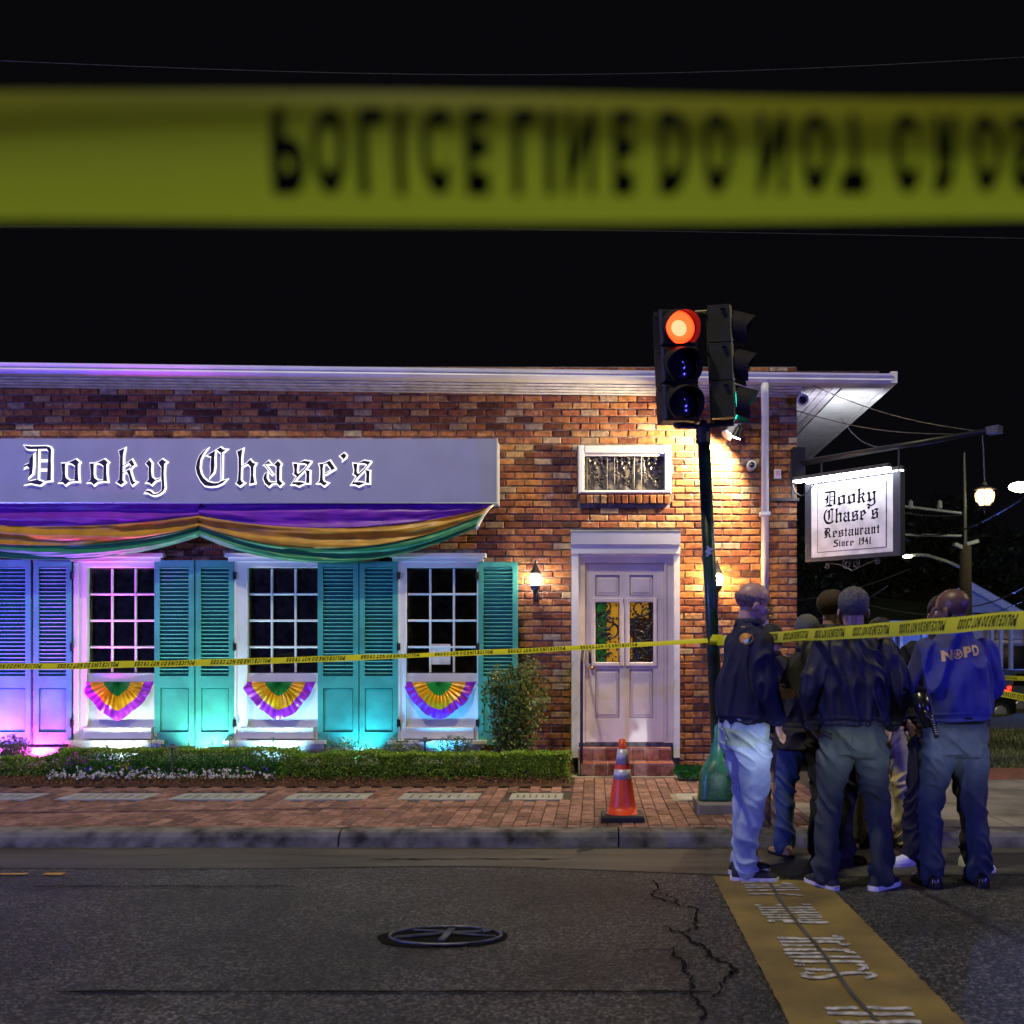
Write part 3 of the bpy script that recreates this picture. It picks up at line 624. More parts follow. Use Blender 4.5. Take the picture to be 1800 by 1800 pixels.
q = MB(); q.lathe([(0, 0), (.022, .004), (.024, .012), (.014, .02), (.02, .04), (.0, .05)], (WX(1040), yd-.001, WZ(1173)), 12, axis=(0, -1, 0)); q.build('door_knob', mat('brass', (.45, .30, .12), .3, .9), dr, smooth=True)
for py in (1030, 1092, 1205, 1260):
    q = MB(); q.tube([(WX(1168.5), YW-.066, WZ(py+8)), (WX(1168.5), YW-.066, WZ(py-8))], .007, 8); q.build('hinge', M['trim'], dr)
st = thing_child('doorstep')
tw = (WX(1185.5)-WX(1021))/7
for lvl, (pxa, pxb, yf, zt, zb) in enumerate(((1016.5, 1180.5, YW-.22, .395, .262), (1021, 1186, YW-.50, .258, SW+.002))):
    xa_, xb_ = X(pxa, yf), X(pxb, yf); n = 7
    q = MB(); q.box(xa_, xb_, yf+.01, YW+.02, SW-.05, zt-.008); q.build('step_core', M['grout'], st)
    tw = (xb_-xa_)/n
    for i in range(n):
        t0, t1 = xa_+i*tw+.004, xa_+(i+1)*tw-.004
        q = MB(); q.chbox(t0, t1, yf, yf+.009, zb+.004, zt-.014, .003); q.build('tile', M['terracotta'], st)
        q = MB(); q.box(t0, t1, yf+.002, (YW-.22-.002 if lvl else YW-.07), zt-.007, zt); q.build('tile', M['terracotta'], st)
q = MB(); q.box(X(1003, 10.85), X(1198, 10.85), 10.78, 11.0, .05, SW+.006); q.build('threshold_strip', M['concrete'], st)
# vent window with scrollwork
vw = thing_child('vent_window'); fx0, fx1, fz0, fz1 = WX(1016.5), WX(1180), WZ(868.5), WZ(785); ix0, ix1, iz0, iz1 = WX(1027), WX(1167.5), WZ(863.5), WZ(799)
q = MB(); y1 = YW-.07
q.chbox(fx0, ix0, y1, YW+.08, fz0, fz1, .012); q.chbox(ix1, fx1, y1, YW+.08, fz0, fz1, .012); q.chbox(ix0, ix1, y1, YW+.08, iz1, fz1, .012); q.chbox(ix0, ix1, y1, YW+.08, fz0, iz0, .012)
q.box(ix0, ix1, y1+.03, YW+.08, iz1-.025, iz1); q.build('vent_frame', M['white'], vw)
q = MB(); q.box(ix0, ix1, YW+.03, YW+.05, iz0, iz1); q.build('vent_board', mat('vent_board', (.24, .22, .30), .6), vw)  # violet light on the board is put into its colour
def frond(mb, A, B, zb, zt, y, rnd):
    W, H = B-A, zt-zb
    mb.tube([(A+W*(.06+.9*t), y, zb+H*(.55-.42*t+.08*math.sin(t*7))) for t in [i/12 for i in range(13)]], .007, 6)
    mb.tube([(A+W*(.05+.12*math.sin(t*3)), y, zb+H*(.05+.9*t)) for t in [i/12 for i in range(13)]], .005, 6)
    mb.tube([(A+W*(.45+.38*t), y, zb+H*(.95-.35*t*t)) for t in [i/8 for i in range(9)]], .005, 6)
    for k in range(44):
        an = rnd.uniform(0, 6.28); cx_, cz_ = A+W*rnd.uniform(.12, .9), zb+H*rnd.uniform(.08, .93); L = rnd.uniform(.036, .068); w2 = L*.30; dx, dz = math.cos(an), math.sin(an); yy_ = y+rnd.uniform(-.012, .012)
        mb.add([(cx_-dx*L/2, yy_, cz_-dz*L/2), (cx_-dz*w2, yy_-.004, cz_+dx*w2), (cx_+dx*L/2, yy_, cz_+dz*L/2), (cx_+dz*w2, yy_-.004, cz_-dx*w2), (cx_, yy_-.013, cz_)], [(0, 1, 4), (1, 2, 4), (2, 3, 4), (3, 0, 4)])
cells = [(1032, 1067), (1080, 1114.5), (1127, 1162)]
for i, (a, b) in enumerate(cells):
    q = MB(); frond(q, WX(a), WX(b), iz0+.01, iz1-.01, YW-.02, random.Random(5+i*0)); q.tube([(WX(a), YW-.025, iz0), (WX(a), YW-.025, iz1)], .006, 6); q.tube([(WX(b), YW-.025, iz0), (WX(b), YW-.025, iz1)], .006, 6); q.build('iron_grille', mat('grille_black', (.018, .018, .024), .3) if i == 0 else bpy.data.materials['grille_black'], vw)
bc = MB(); bcm = [MB().chbox(-.032, .032, 0, .16, -.045, .045, .006, j=.004).mesh('brick') for _ in range(3)]
for m_ in bcm: m_.materials.append(M['brick1'])
n = 13
for i in range(n):
    o = link('brick', bcm[i % 3], None, vw); o.location = (fx0+.01+(fx1-fx0-.02)*(i+.5)/n, YW-.065+random.uniform(-.004, .004), WZ(879)); o.rotation_euler = (R(12), 0, 0)
# eaves: gutter with crown mouldings, sloping gently; hipped corner, soffit, roof
def eave_z(x): px = VX+x*163; return EYE+(VY-(640+(px)*.0127))/163*1.0
ev = MB(); xr = X(1567, 11.05)
prof = [(11.10, -.135), (11.04, -.12), (11.0, -.05), (10.985, -.02), (10.985, 0), (11.02, 0)]
def extr(mb, pr, xa_, xb_, mitre=0, n=10):
    vs = []
    for i in range(n+1):
        for y, dz in pr:
            t = i/n; xx = xa_+(xb_+mitre*(11.39-y)-xa_)*t; vs.append((xx, y, eave_z(xx)+dz))
    m_ = len(pr); fs = [(i*m_+k, i*m_+(k+1) % m_, (i+1)*m_+(k+1) % m_, (i+1)*m_+k) for i in range(n) for k in range(m_)]
    fs += [tuple(range(m_)), tuple(range(n*m_, n*m_+m_))[::-1]]; mb.add(vs, fs)
extr(ev, [(11.2, -.10), (11.10, -.10), (11.03, -.095), (10.99, -.065), (11.0, -.045), (10.975, -.02), (10.97, 0), (11.2, 0)], -9.5, xr); ev.build('gutter', M['white'], rest_)
cm = MB(); xc = WX(1402)
for a, b, d in ((11.16, -.102, -.12), (11.22, -.121, -.138), (11.28, -.139, -.153), (11.35, -.154, -.168)):
    extr(cm, [(a, d), (a-.012, (b+d)/2), (a, b), (11.385, b), (11.385, d)], -9.5, xc)
cm.build('crown_moulding', M['white_old'], rest_)
sf = MB(); zs = lambda x: eave_z(x)-.07
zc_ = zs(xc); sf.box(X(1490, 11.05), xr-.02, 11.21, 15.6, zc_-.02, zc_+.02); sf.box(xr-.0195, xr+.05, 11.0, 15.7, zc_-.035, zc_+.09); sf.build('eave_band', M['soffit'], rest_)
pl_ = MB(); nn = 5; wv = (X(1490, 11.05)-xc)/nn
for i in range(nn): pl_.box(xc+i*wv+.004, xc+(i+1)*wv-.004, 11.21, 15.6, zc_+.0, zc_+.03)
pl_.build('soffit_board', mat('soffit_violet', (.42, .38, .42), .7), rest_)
rf = MB(); ze = eave_z(0)+.0
rf.add([(-9.5, 11.0, eave_z(-9.5)+.005), (xr+.04, 11.0, eave_z(xr)+.005), (xr+.04, 20, eave_z(xr)+.005), (-9.5, 20, eave_z(xr)+.005), (-9.5, 15.5, ze+1.1), (xr-4.3, 15.5, ze+1.1)], [(0, 1, 5, 4), (1, 2, 5), (2, 3, 4, 5), (0, 4, 3)]); 
rf.box(X(1250, 11.05), X(1545, 11.05), 11.04, 11.4, eave_z(3)+.0, eave_z(3)+.045); rf.build('roof', M['roof'], rest_)
dp = MB(); dp.tube([(X(1343, 11.1), 11.05, eave_z(1.9)-.10), (X(1343, 11.1), 11.05, eave_z(1.9)-.2), (WX(1342.5), 11.30, eave_z(1.9)-.42), (WX(1342.5), 11.31, .2)], .042, 12); dp.build('downpipe', M['white'], rest_, smooth=True)
for py in (905, 1150): MB().box(WX(1334), WX(1351), 11.26, 11.385, WZ(py+3), WZ(py-3)).build('pipe_strap', M['white_old'], rest_)

# ------------------------------------------------------------------ fascia sign with halo-lit blackletter
GL = {}
GL['D'] = [[(180,170),(330,185),(640,178),(720,200),(755,250),(745,480),(750,600),(745,850),(750,905),(655,912),(665,760),(680,500),(690,300),(660,240),(480,245),(300,250),(230,235)],
 [(450,245),(478,245),(472,600),(465,890),(440,890),(448,600)], [(190,990),(290,920),(450,885),(600,940),(520,1000),(420,985),(320,960)],
 [(375,350),(370,600),(355,760),(268,845),(290,760),(285,640),(240,600),(180,635),(190,580),(285,540),(300,430)], [(475,478),(672,478),(672,486),(475,486)], [(472,674),(668,674),(668,682),(472,682)]]
GL['o'] = [[(960,545),(1050,545),(1045,760),(1060,850),(1150,915),(1045,1000),(990,940),(910,945),(975,890),(985,760)], [(1040,545),(1150,510),(1265,455),(1345,520),(1310,570),(1250,600),(1200,560),(1120,528),(1040,560)],
 [(1250,590),(1315,560),(1315,760),(1330,925),(1240,915),(1245,760)], [(1100,905),(1240,900),(1245,918),(1140,935)]]
GL['k'] = [[(490,280),(610,225),(580,400),(575,900),(615,940),(535,1000),(440,940),(500,880),(510,600),(515,400)], [(575,590),(690,520),(700,540),(575,608)], [(690,520),(765,465),(830,580),(765,610),(730,560)], [(760,600),(780,610),(740,660),(720,650)],
 [(650,700),(725,670),(760,800),(800,920),(855,940),(775,1005),(740,950),(700,790)], [(570,745),(665,695),(665,712),(570,762)]]
GL['y'] = [[(1060,545),(1130,465),(1185,540),(1175,700),(1190,830),(1270,900),(1180,995),(1130,950),(1065,945),(1120,880),(1115,760),(1120,620)], [(1240,895),(1370,850),(1375,872),(1250,915)],
 [(1320,525),(1405,455),(1495,515),(1450,560),(1440,760),(1450,950),(1460,1060),(1430,1130),(1340,1195),(1250,1220),(1180,1205),(1100,1160),(1040,1160),(1085,1110),(1150,1120),(1230,1190),(1320,1170),(1390,1110),(1400,1000),(1385,860),(1385,620)]]
GL['C'] = [[(440,225),(350,340),(290,470),(275,640),(300,760),(360,860),(450,930),(560,960),(660,955),(740,910),(840,880),(760,960),(640,1015),(500,1030),(380,1010),(290,910),(215,760),(190,640),(215,500),(270,380),(350,280)],
 [(425,375),(600,275),(585,430),(590,600),(570,730),(480,840),(505,700),(500,560),(515,400)], [(630,255),(715,205),(765,250),(840,250),(760,310),(725,330),(680,300)], [(725,320),(748,320),(742,600),(735,905),(715,905),(722,600)]]
GL['h'] = [[(1060,295),(1175,240),(1150,430),(1150,600),(1140,880),(1160,930),(1205,955),(1120,1020),(1040,960),(1075,900),(1090,700),(1090,430)], [(1150,600),(1260,540),(1270,556),(1150,618)],
 [(1250,545),(1335,465),(1390,530),(1450,545),(1410,620),(1405,800),(1430,955),(1330,975),(1350,800),(1345,620),(1300,565)]]
GL['a'] = [[(305,570),(400,490),(460,560),(400,555)], [(320,575),(338,566),(485,770),(470,782)], [(395,710),(370,760),(365,850),(410,930),(490,955),(415,1030),(330,960),(290,860),(320,770)], [(450,940),(580,945),(580,960),(470,972)],
 [(520,570),(600,490),(665,555),(640,620),(635,900),(700,965),(640,1025),(575,955),(565,760),(570,610)]]
GL['s'] = [[(920,545),(1015,555),(1000,700),(1010,760),(960,790),(935,770),(945,680)], [(1010,545),(1150,485),(1280,505),(1240,580),(1160,545),(1080,540)], [(1270,510),(1285,520),(1160,690),(1000,850),(905,985),(890,985),(960,870),(1010,790),(1150,660)],
 [(1160,680),(1270,700),(1265,800),(1265,960),(1190,955),(1200,800),(1190,720)], [(890,985),(930,940),(1050,935),(1190,955),(1040,1020),(960,985)], [(940,770),(1010,750),(1060,775),(1000,820)]]
GL['e'] = [[(265,555),(365,550),(345,650),(345,880),(370,930),(445,955),(370,1020),(300,960),(225,960),(275,920),(290,760),(285,620)], [(355,550),(490,485),(600,645),(520,685),(500,640),(430,550),(355,565)], [(590,650),(595,660),(400,778),(350,778),(480,712)]]
GL["'"] = [[(705,385),(790,325),(840,370),(825,420),(760,475),(765,440)]]
def inset(poly, d):
    """offset a simple polygon outwards by d (mitred, limited)"""
    A = sum(poly[i][0]*poly[(i+1) % len(poly)][1]-poly[(i+1) % len(poly)][0]*poly[i][1] for i in range(len(poly)))
    s = 1 if A > 0 else -1; n = len(poly); out = []
    for i in range(n):
        p0, p1, p2 = Vector(poly[i-1]), Vector(poly[i]), Vector(poly[(i+1) % n]); e1 = (p1-p0).normalized(); e2 = (p2-p1).normalized()
        n1 = Vector((e1.y, -e1.x))*s; n2 = Vector((e2.y, -e2.x))*s; b = (n1+n2)
        if b.length < .3:
            out.append(tuple(p1+(n1+e1)*d)); out.append(tuple(p1+(n2-e2)*d)); continue
        b.normalize(); k = d/max(.45, b.dot(n1)); out.append(tuple(p1+b*k))
    return out
def polymesh(polys, place, dz=.0):
    """fill each polygon (already 2D) and place it with place(x, y, k)"""
    vs, fs = [], []
    for k, poly in enumerate(polys):
        bm = bmesh.new(); vv = [bm.verts.new((p[0], p[1], 0)) for p in poly]
        for i in range(len(vv)):
            try: bm.edges.new((vv[i], vv[(i+1) % len(vv)]))
            except ValueError: pass
        bmesh.ops.triangle_fill(bm, edges=bm.edges, use_beauty=True, use_dissolve=False); bm.verts.index_update(); o = len(vs)
        vs += [place(v.co.x, v.co.y, k) for v in bm.verts]; fs += [tuple(v.index+o for v in f.verts) for f in bm.faces]; bm.free()
    return vs, fs
YS = YW-.36; SF = FPX/YS
sign = thing('fascia_sign', 'long pale box sign with the restaurant name in halo lit blackletter', 'sign')
MB().box(X(-120, YS), X(873, YS), YS, YW+.0, Z(883, YS), Z(771, YS)).build('sign_box', M['board'], sign)
q = MB(); q.box(X(-120, YS), X(874.5, YS), YS-.012, YS+.03, Z(885, YS), Z(883.2, YS)); q.box(X(873.2, YS), X(874.8, YS), YS-.011, YS+.03, Z(883.1, YS), Z(771, YS)); q.build('edge_trim', M['trim'], sign)
q = MB(); q.box(X(323.5, YS), X(324.3, YS), YS-.002, YS, Z(883, YS), Z(875, YS)); q.build('panel_joint', M['trim'], sign)
word = [('D', 30, 0), ('o', 30, 0), ('o', 30, 600), ('k', 170, 0), ('y', 170, 0), ('C', 330, 0), ('h', 330, 0), ('a', 440, 0), ('s', 440, 0), ('e', 540, 0), ("'", 540, 0), ('s', 440, 1260)]
for ch, xo, sh in word:
    def pl(y_, step=.0):
        return lambda x_, z_, k: (X(xo+(x_+sh)/12, YS), y_-k*step, Z(770+z_/12, YS))
    vs, fs = polymesh(GL[ch], pl(YS-.030, .0004)); q = MB(); q.add(vs, fs)
    o = q.build('letter', M['letter'], sign)
    vs, fs = polymesh([inset(p, 26) for p in GL[ch]], pl(YS-.006, .0005)); q = MB(); q.add(vs, fs); q.build('halo_plate', M['halo'], o)
# ------------------------------------------------------------------ bunting swags under the sign
def swag(pxa, pxb, ends, mids, label, wr):
    """three cloth bands; ends = band edges (py) at both ends, mids = at the middle"""
    t = thing('swag_drape', label, 'bunting', 'three colour swags hung under the long sign')
    nU, nV = 70, 14; rnd = random.Random(int(pxa+999))
    for bi, mname in enumerate(('purple', 'gold', 'green')):
        q = MB(); vs = []
        for i in range(nU+1):
            u = i/nU
            for j in range(nV+1):
                v = j/nV; e0, e1 = ends; 
                def edge(k): 
                    lin = e0[k][1]*(1-u)+e1[k][1]*u; sag = (mids[k]-(e0[k][1]+e1[k][1])/2)
                    return lin+sag*(1-abs(2*u-1)**2.15)
                pxe = lambda k: e0[k][0]*(1-u)+e1[k][0]*u
                py = edge(bi)*(1-v)+edge(bi+1)*v; px = pxe(bi)*(1-v)+pxe(bi+1)*v
                gv = (bi+v)/3; sq = 1-abs(2*u-1)**2.5
                fold = math.sin(gv*26+2.5*math.sin(u*3.1+bi)+wr)*(.020+.012*(1-sq))+.02*noise.noise((u*4, gv*9, wr))+math.sin(gv*55+u*6)*.006*(1-sq*.6)+math.sin(gv*95+5*noise.noise((u*5, gv*3, 2)))*.0045+.012*noise.noise((u*14, gv*24, wr))
                vs.append(P(px, py, YS+.06-fold-.05*sq*math.sin(gv*3.14)))
        q.add(vs, [(i*(nV+1)+j, (i+1)*(nV+1)+j, (i+1)*(nV+1)+j+1, i*(nV+1)+j+1) for i in range(nU) for j in range(nV)])
        o = q.build(mname+'_band', M[mname], t, smooth=True)
        sm = o.modifiers.new('thickness', 'SOLIDIFY'); sm.thickness = .003
swag(-170, 350, [[(-170, 885), (-170, 906), (-170, 926), (-170, 942)], [(352, 885), (351, 906), (350, 926), (350, 943)]], [885, 925, 959, 984], 'left purple gold and green swag running off the left edge', 0)
swag(350, 866, [[(348, 885), (349, 906), (350, 926), (350, 943)], [(866, 885), (861, 892), (850, 903), (838, 926)]], [885, 927, 963, 988], 'right purple gold and green swag ending at the corner of the sign', 2)
q = MB(); q.tube([P(867, 887, YS+.02), P(859, 894, YS+.0), P(849, 908, YS+.0), P(841, 922, YS), P(838, 930, YS)], .014, 8); q.build('end_rope', M['white_old'], [o for o in bpy.data.objects if o.name.startswith('swag_drape') and 'right' in o.get('label', '')][0], smooth=True)
# pleated fans below the windows
def fan(cx, label, hue=0):
    t = thing('pleated_fan', label, 'bunting', 'pleated half fans under the windows')
    nA, nR = 90, 8; rr = (0, .37, .74, 1.0); names = ('green', 'gold', 'purple')
    for bi in range(3):
        q = MB(); vs = []
        for i in range(nA+1):
            a = math.pi*i/nA; c_, s_ = math.cos(a), math.sin(a)
            rad = 1/max(.001, (abs(c_)/64)**1.45+(s_/67)**1.45)**(1/1.45); rad *= 1+.06*noise.noise((a*2.2, hue, 0))
            for j in range(nR+1):
                f = rr[bi]+(rr[bi+1]-rr[bi])*j/nR; px = cx-rad*f*c_; py = 1198.5+rad*f*s_
                pleat = (abs((i % 6)-3)-1.5)/1.5*(.004+.010*min(f, .6)-.009*max(0, f-.66))*s_**.3*(1+.6*noise.noise((a*5, hue, 3))) if s_ > .02 else 0
                bulge = .03+.07*math.sin(f*2.6)*s_+.03*noise.noise((px*.06, py*.06, hue))*f
                vs.append(P(px, py, YW-.03-bulge-pleat))
        q.add(vs, [(i*(nR+1)+j, (i+1)*(nR+1)+j, (i+1)*(nR+1)+j+1, i*(nR+1)+j+1) for i in range(nA) for j in range(nR)])
        q.build(names[bi]+'_band', M['fan_'+names[bi]], t, smooth=(bi == 2))
fan(206, 'pleated fan under the leftmost window, its rim glowing pink', 0); fan(490, 'pleated fan under the middle window, bright yellow at the bottom', 5); fan(772, 'pleated fan under the right window, dim with blue glints', 9)

# ------------------------------------------------------------------ wall fittings
def wall_lantern(px, glass, label):
    t = thing('wall_lantern', label, 'lamp', 'wall lanterns either side of the door'); x, y = WX(px), YW-.15
    q = MB(); q.lathe([(0, WZ(986)), (.008, WZ(988)), (.014, WZ(993)), (.028, WZ(999)), (.034, WZ(1002)), (.056, WZ(1007.5)), (.066, WZ(1009)), (.052, WZ(1011.5)), (0, WZ(1011.6))][::-1], (x, y, 0), 8); q.build('cap', M['black'], t)
    q = MB(); q.lathe([(.0, WZ(1030.5)), (.046, WZ(1030)), (.060, WZ(1022)), (.060, WZ(1015)), (.05, WZ(1012)), (0, WZ(1011.8))], (x, y, 0), 12); q.build('lamp_glass', glass, t, smooth=True)
    q = MB(); q.lathe([(0, WZ(1056)), (.006, WZ(1053)), (.016, WZ(1044)), (.028, WZ(1040)), (.054, WZ(1036)), (.056, WZ(1031)), (0, WZ(1030.8))], (x, y, 0), 8)
    q.build('base', M['black'], t)
    q = MB(); q.tube([(x, y, WZ(1042)), (x, y+.06, WZ(1049)), (x, YW-.02, WZ(1046))], .009, 8); q.obox((x, YW-.012, WZ(1046)), .06, .02, .14); q.build('bracket', M['black'], t)
    for k in range(6):
        a = k*math.pi/3+.3; q = MB(); q.tube([(x+.063*math.cos(a), y+.063*math.sin(a), WZ(1010)), (x+.063*math.cos(a), y+.063*math.sin(a), WZ(1022)), (x+.05*math.cos(a), y+.05*math.sin(a), WZ(1031))], .003, 5); q.build('cage_bar', M['black'], t)
wall_lantern(942.5, M['lampglass'], 'glowing cool white wall lantern between the green shutter and the door')
wall_lantern(1258, M['lampwarm'], 'glowing warm wall lantern half hidden behind the signal pole')
fl = thing('flood_light', 'twin headed flood light high on the brick wall with one head lit', 'lamp')
for px, lit, dx in ((1283, 0, -.3), (1297, 1, .35)):
    ax = Vector((dx-.5, -.35, -.8)) if not lit else Vector((-.35, .1, -.9)); c_ = P(px, 760, 11.16)
    q = MB(); q.lathe([(0, -.09), (.03, -.085), (.04, -.03), (.062, .05), (.064, .062)], c_, 16, axis=ax); h = q.build('lamp_head', M['camera_white'] if not lit else M['black'], fl, smooth=True)
    q = MB(); q.lathe([(0, .0615), (.056, .062), (.0, .066)], c_, 16, axis=ax); q.build('lens', M['flood'] if lit else M['trim'], h)
q = MB(); q.obox(P(1290, 757, 11.33), .13, .1, .13); q.tube([P(1290, 757, 11.28), P(1284, 757, 11.18)], .012, 6); q.build('mount_box', M['camera_white'], fl)
q = MB(); q.tube([P(1278, 768, 11.36), P(1281, 782, 11.36), P(1290, 792, 11.36), P(1300, 797, 11.36)], .006, 6); q.build('cable', M['black'], fl)
dc = thing('dome_camera', 'small white security camera on the bricks left of the downpipe', 'camera')
MB().lathe([(0, -.11), (.05, -.11), (.052, 0)], (WX(1319), YW-.11, WZ(820)), 14, axis=(0, -1, .1)).build('body', M['camera_white'], dc, smooth=True)
MB().lathe([(0, .0), (.036, .001), (.024, .018), (0, .02)], (WX(1319), YW-.11, WZ(820)), 14, axis=(0, -1, .1)).build('lens', M['lens_off'], dc, smooth=True)
sp_ = thing('eave_camera', 'round white camera under the eave at the building corner', 'camera')
MB().lathe([(0, -.09), (.058, -.08), (.066, 0)], (X(1411, 11.2), 11.2, Z(703, 11.2)), 16, axis=(-.1, -1, -.25)).build('body', M['camera_white'], sp_, smooth=True)
MB().lathe([(0, .001), (.045, .002), (.03, .02), (0, .022)], (X(1411, 11.2), 11.2, Z(703, 11.2)), 16, axis=(-.1, -1, -.25)).build('lens', M['lens_off'], sp_, smooth=True)
MB().tube([(X(1411, 11.2), 11.24, Z(700, 11.2)), (X(1408, 11.2), 11.3, Z(682, 11.2))], .012, 8).build('bracket', M['camera_white'], sp_)
kb = thing('key_box', 'small pink lit metal box on the bricks right of the downpipe', 'box')
MB().chbox(WX(1360), WX(1372), YW-.05, YW-.005, WZ(842), WZ(826), .008).build('box_body', M['camera_white'], kb); MB().box(WX(1362.5), WX(1369.5), YW-.054, YW-.051, WZ(839), WZ(829)).build('box_lid', mat('lid_pink_light', (.6, .3, .45), .5), kb)  # pink light on the box is put into the lid colour
lamp('soffit_fill_light', 'SPOT', (2.75, 11.5, 3.66), 60, (.86, .9, 1.0), .05, aim=(3.0, 12.6, 4.5), angle=150, blend=.6)  # added spot without a fixture, brightens the soffit from below
cf = thing('conduit_frame', 'dark metal bracket frame fixed round the brick corner below the hanging sign arm', 'bracket')
q = MB(); q.box(WX(1352), WX(1404), YW-.03, YW-.005, WZ(881), WZ(876)); q.box(WX(1391), WX(1395), YW-.032, YW-.005, WZ(875.8), WZ(842)); q.box(WX(1388), WX(1406), YW-.06, YW-.005, WZ(842), WZ(812)); q.build('frame_bar', mat('bracket_grey', (.05, .05, .055), .5), cf)
# ------------------------------------------------------------------ hanging corner sign, arm and lantern
A0 = Vector((2.24, 11.36, 0)); DI = Vector((.675, -.738, 0)).normalized()
arm = thing('lantern_bracket', 'dark iron arm reaching out diagonally from the building corner with guy wires', 'bracket')
za = 3.53; p0 = A0+Vector((0, 0, za)); p1 = A0+DI*2.25+Vector((0, 0, za+.02))
MB().tube([p0, p1], [.034, .026], 10).build('boom', M['black'], arm, smooth=True)
q = MB(); q.obox(p0+DI*.02, .14, .14, .34); q.build('wall_plate', M['black'], arm)
for st_, en in ((P(1424, 676, 11.15), p1-DI*.1), (P(1400, 722, 11.36), p1-DI*.25), (P(1478, 735, 11.9), A0+DI*1.05+Vector((0, 0, za+.03)))):
    pts = [st_.lerp(en, i/10)-Vector((0, 0, .08*math.sin(math.pi*i/10))) for i in range(11)]; MB().tube(pts, .005, 5).build('guy_wire', M['iron'], arm)
q = MB(); q.obox(p1+Vector((.03, 0, 0)), .12, .1, .07, Matrix.Rotation(R(-48), 3, 'Z')); q.build('end_fitting', M['iron'], arm)
hs = thing('hanging_sign', 'white square hanging sign with the restaurant name and founding year in black blackletter', 'sign')
S0 = Vector((2.383, 11.2, 0)); U = Vector((.677, -.736, 0)).normalized(); Nn = Vector((-U.y, U.x, 0)); Nn = -Nn if Nn.y > 0 else Nn
wS = 1.005; zT, zB = Z(853, 11.2), Z(981, 11.2)
def hsP(u, v, d=0): return S0+U*(u*wS)+Vector((0, 0, zT+(zB-zT)*v))+Nn*d
def slab(name, u0, u1, v0, v1, d0, d1, m_, parent):
    q = MB(); vs = [hsP(u, v, d) for d in (d0, d1) for u, v in ((u0, v0), (u1, v0), (u1, v1), (u0, v1))]
    q.add(vs, [(0, 1, 2, 3), (7, 6, 5, 4), (0, 4, 5, 1), (1, 5, 6, 2), (2, 6, 7, 3), (3, 7, 4, 0)]); return q.build(name, m_, parent)
fg = mat('sign_frame_grey', (.03, .035, .045), .5)
for nm, a in (('frame_rail', (-.075, 1.085, -.02, -.001)), ('frame_rail', (-.075, 1.085, 1.001, 1.055)), ('frame_stile', (-.075, -.001, -.001, 1.001)), ('frame_stile', (1.001, 1.085, -.001, 1.001))): slab(nm, *a, -.06, .03, fg, hs)
face = slab('sign_panel', 0, 1, 0, 1, -.03, .02, mat('sign_white', (.72, .72, .73), .4), hs)
for a in ((.085, .915, .085, .09), (.085, .915, .93, .938), (.08, .0845, .085, .938), (.9155, .925, .085, .938)): slab('border_line', *a, .0205, .0225, M['print'], face)
GN = {}
def norm(ch, polys):
    xs = [p[0] for q in polys for p in q]; x0 = min(xs); GN[ch] = ([[(p[0]-x0, 975-p[1]) for p in q] for q in polys], max(xs)-x0)
for ch in GL: norm(ch, GL[ch])
stem = lambda x, top=490, w_=70: [(x, 975-(975-top)+20), (x+w_*.55, top-35), (x+w_, top+40), (x+w_*.95, 900), (x+w_+40, 945), (x+w_*.5, 1010), (x-15, 955), (x+5, 890), (x+5, top+90)]
shead = lambda x: [(x-30, 560), (x+40, 480), (x+95, 540), (x+70, 590)]
GN2 = {'i': [stem(0), [(10, 380), (45, 340), (80, 380), (45, 420)]], 'n': [stem(0), [(60, 590), (170, 530), (175, 545), (60, 610)], shead(190), stem(180, 520)], 'u': [stem(0), [(60, 930), (190, 870), (190, 885), (60, 950)], stem(180)],
 'r': [stem(0), [(60, 580), (140, 525), (145, 545), (60, 600)], [(130, 530), (190, 470), (235, 540), (185, 600)]], 't': [stem(20, 400), [(-30, 545), (150, 545), (135, 575), (-40, 575)]], 'c': [stem(0, 520, 80), [(70, 545), (165, 480), (215, 550), (160, 600)], [(60, 930), (190, 930), (120, 1000)]],
 '1': [[(20, 300), (75, 230), (100, 260), (95, 940), (130, 985), (0, 985), (30, 940), (30, 320)]], '9': [[(0, 360), (90, 230), (210, 290), (215, 700), (120, 985), (20, 985), (140, 760), (145, 340), (90, 290), (70, 360), (75, 560), (150, 600), (100, 650), (0, 560)]],
 '4': [[(0, 700), (130, 240), (200, 240), (75, 680), (75, 700)], [(0, 695), (260, 695), (260, 740), (0, 740)], [(140, 520), (215, 470), (210, 940), (240, 985), (115, 985), (145, 940)]],
 'R': [[(0, 240), (300, 230), (420, 300), (415, 480), (330, 560), (345, 480), (340, 320), (280, 290), (60, 300)], [(140, 290), (215, 290), (210, 900), (90, 1000), (-60, 990), (120, 900)], [(215, 560), (330, 540), (360, 620), (430, 920), (520, 950), (410, 1010), (330, 900), (290, 650), (215, 590)], [(20, 420), (90, 360), (80, 780), (20, 860), (35, 600), (-20, 620)]],
 'S': [[(60, 330), (180, 230), (330, 260), (420, 230), (370, 350), (250, 310), (150, 360), (150, 500), (60, 560)], [(60, 500), (150, 470), (400, 620), (395, 850), (300, 830), (310, 680), (110, 590)], [(-30, 1010), (60, 870), (200, 940), (400, 800), (395, 900), (240, 1010), (100, 980)]]}
for ch in GN2: norm(ch, GN2[ch])
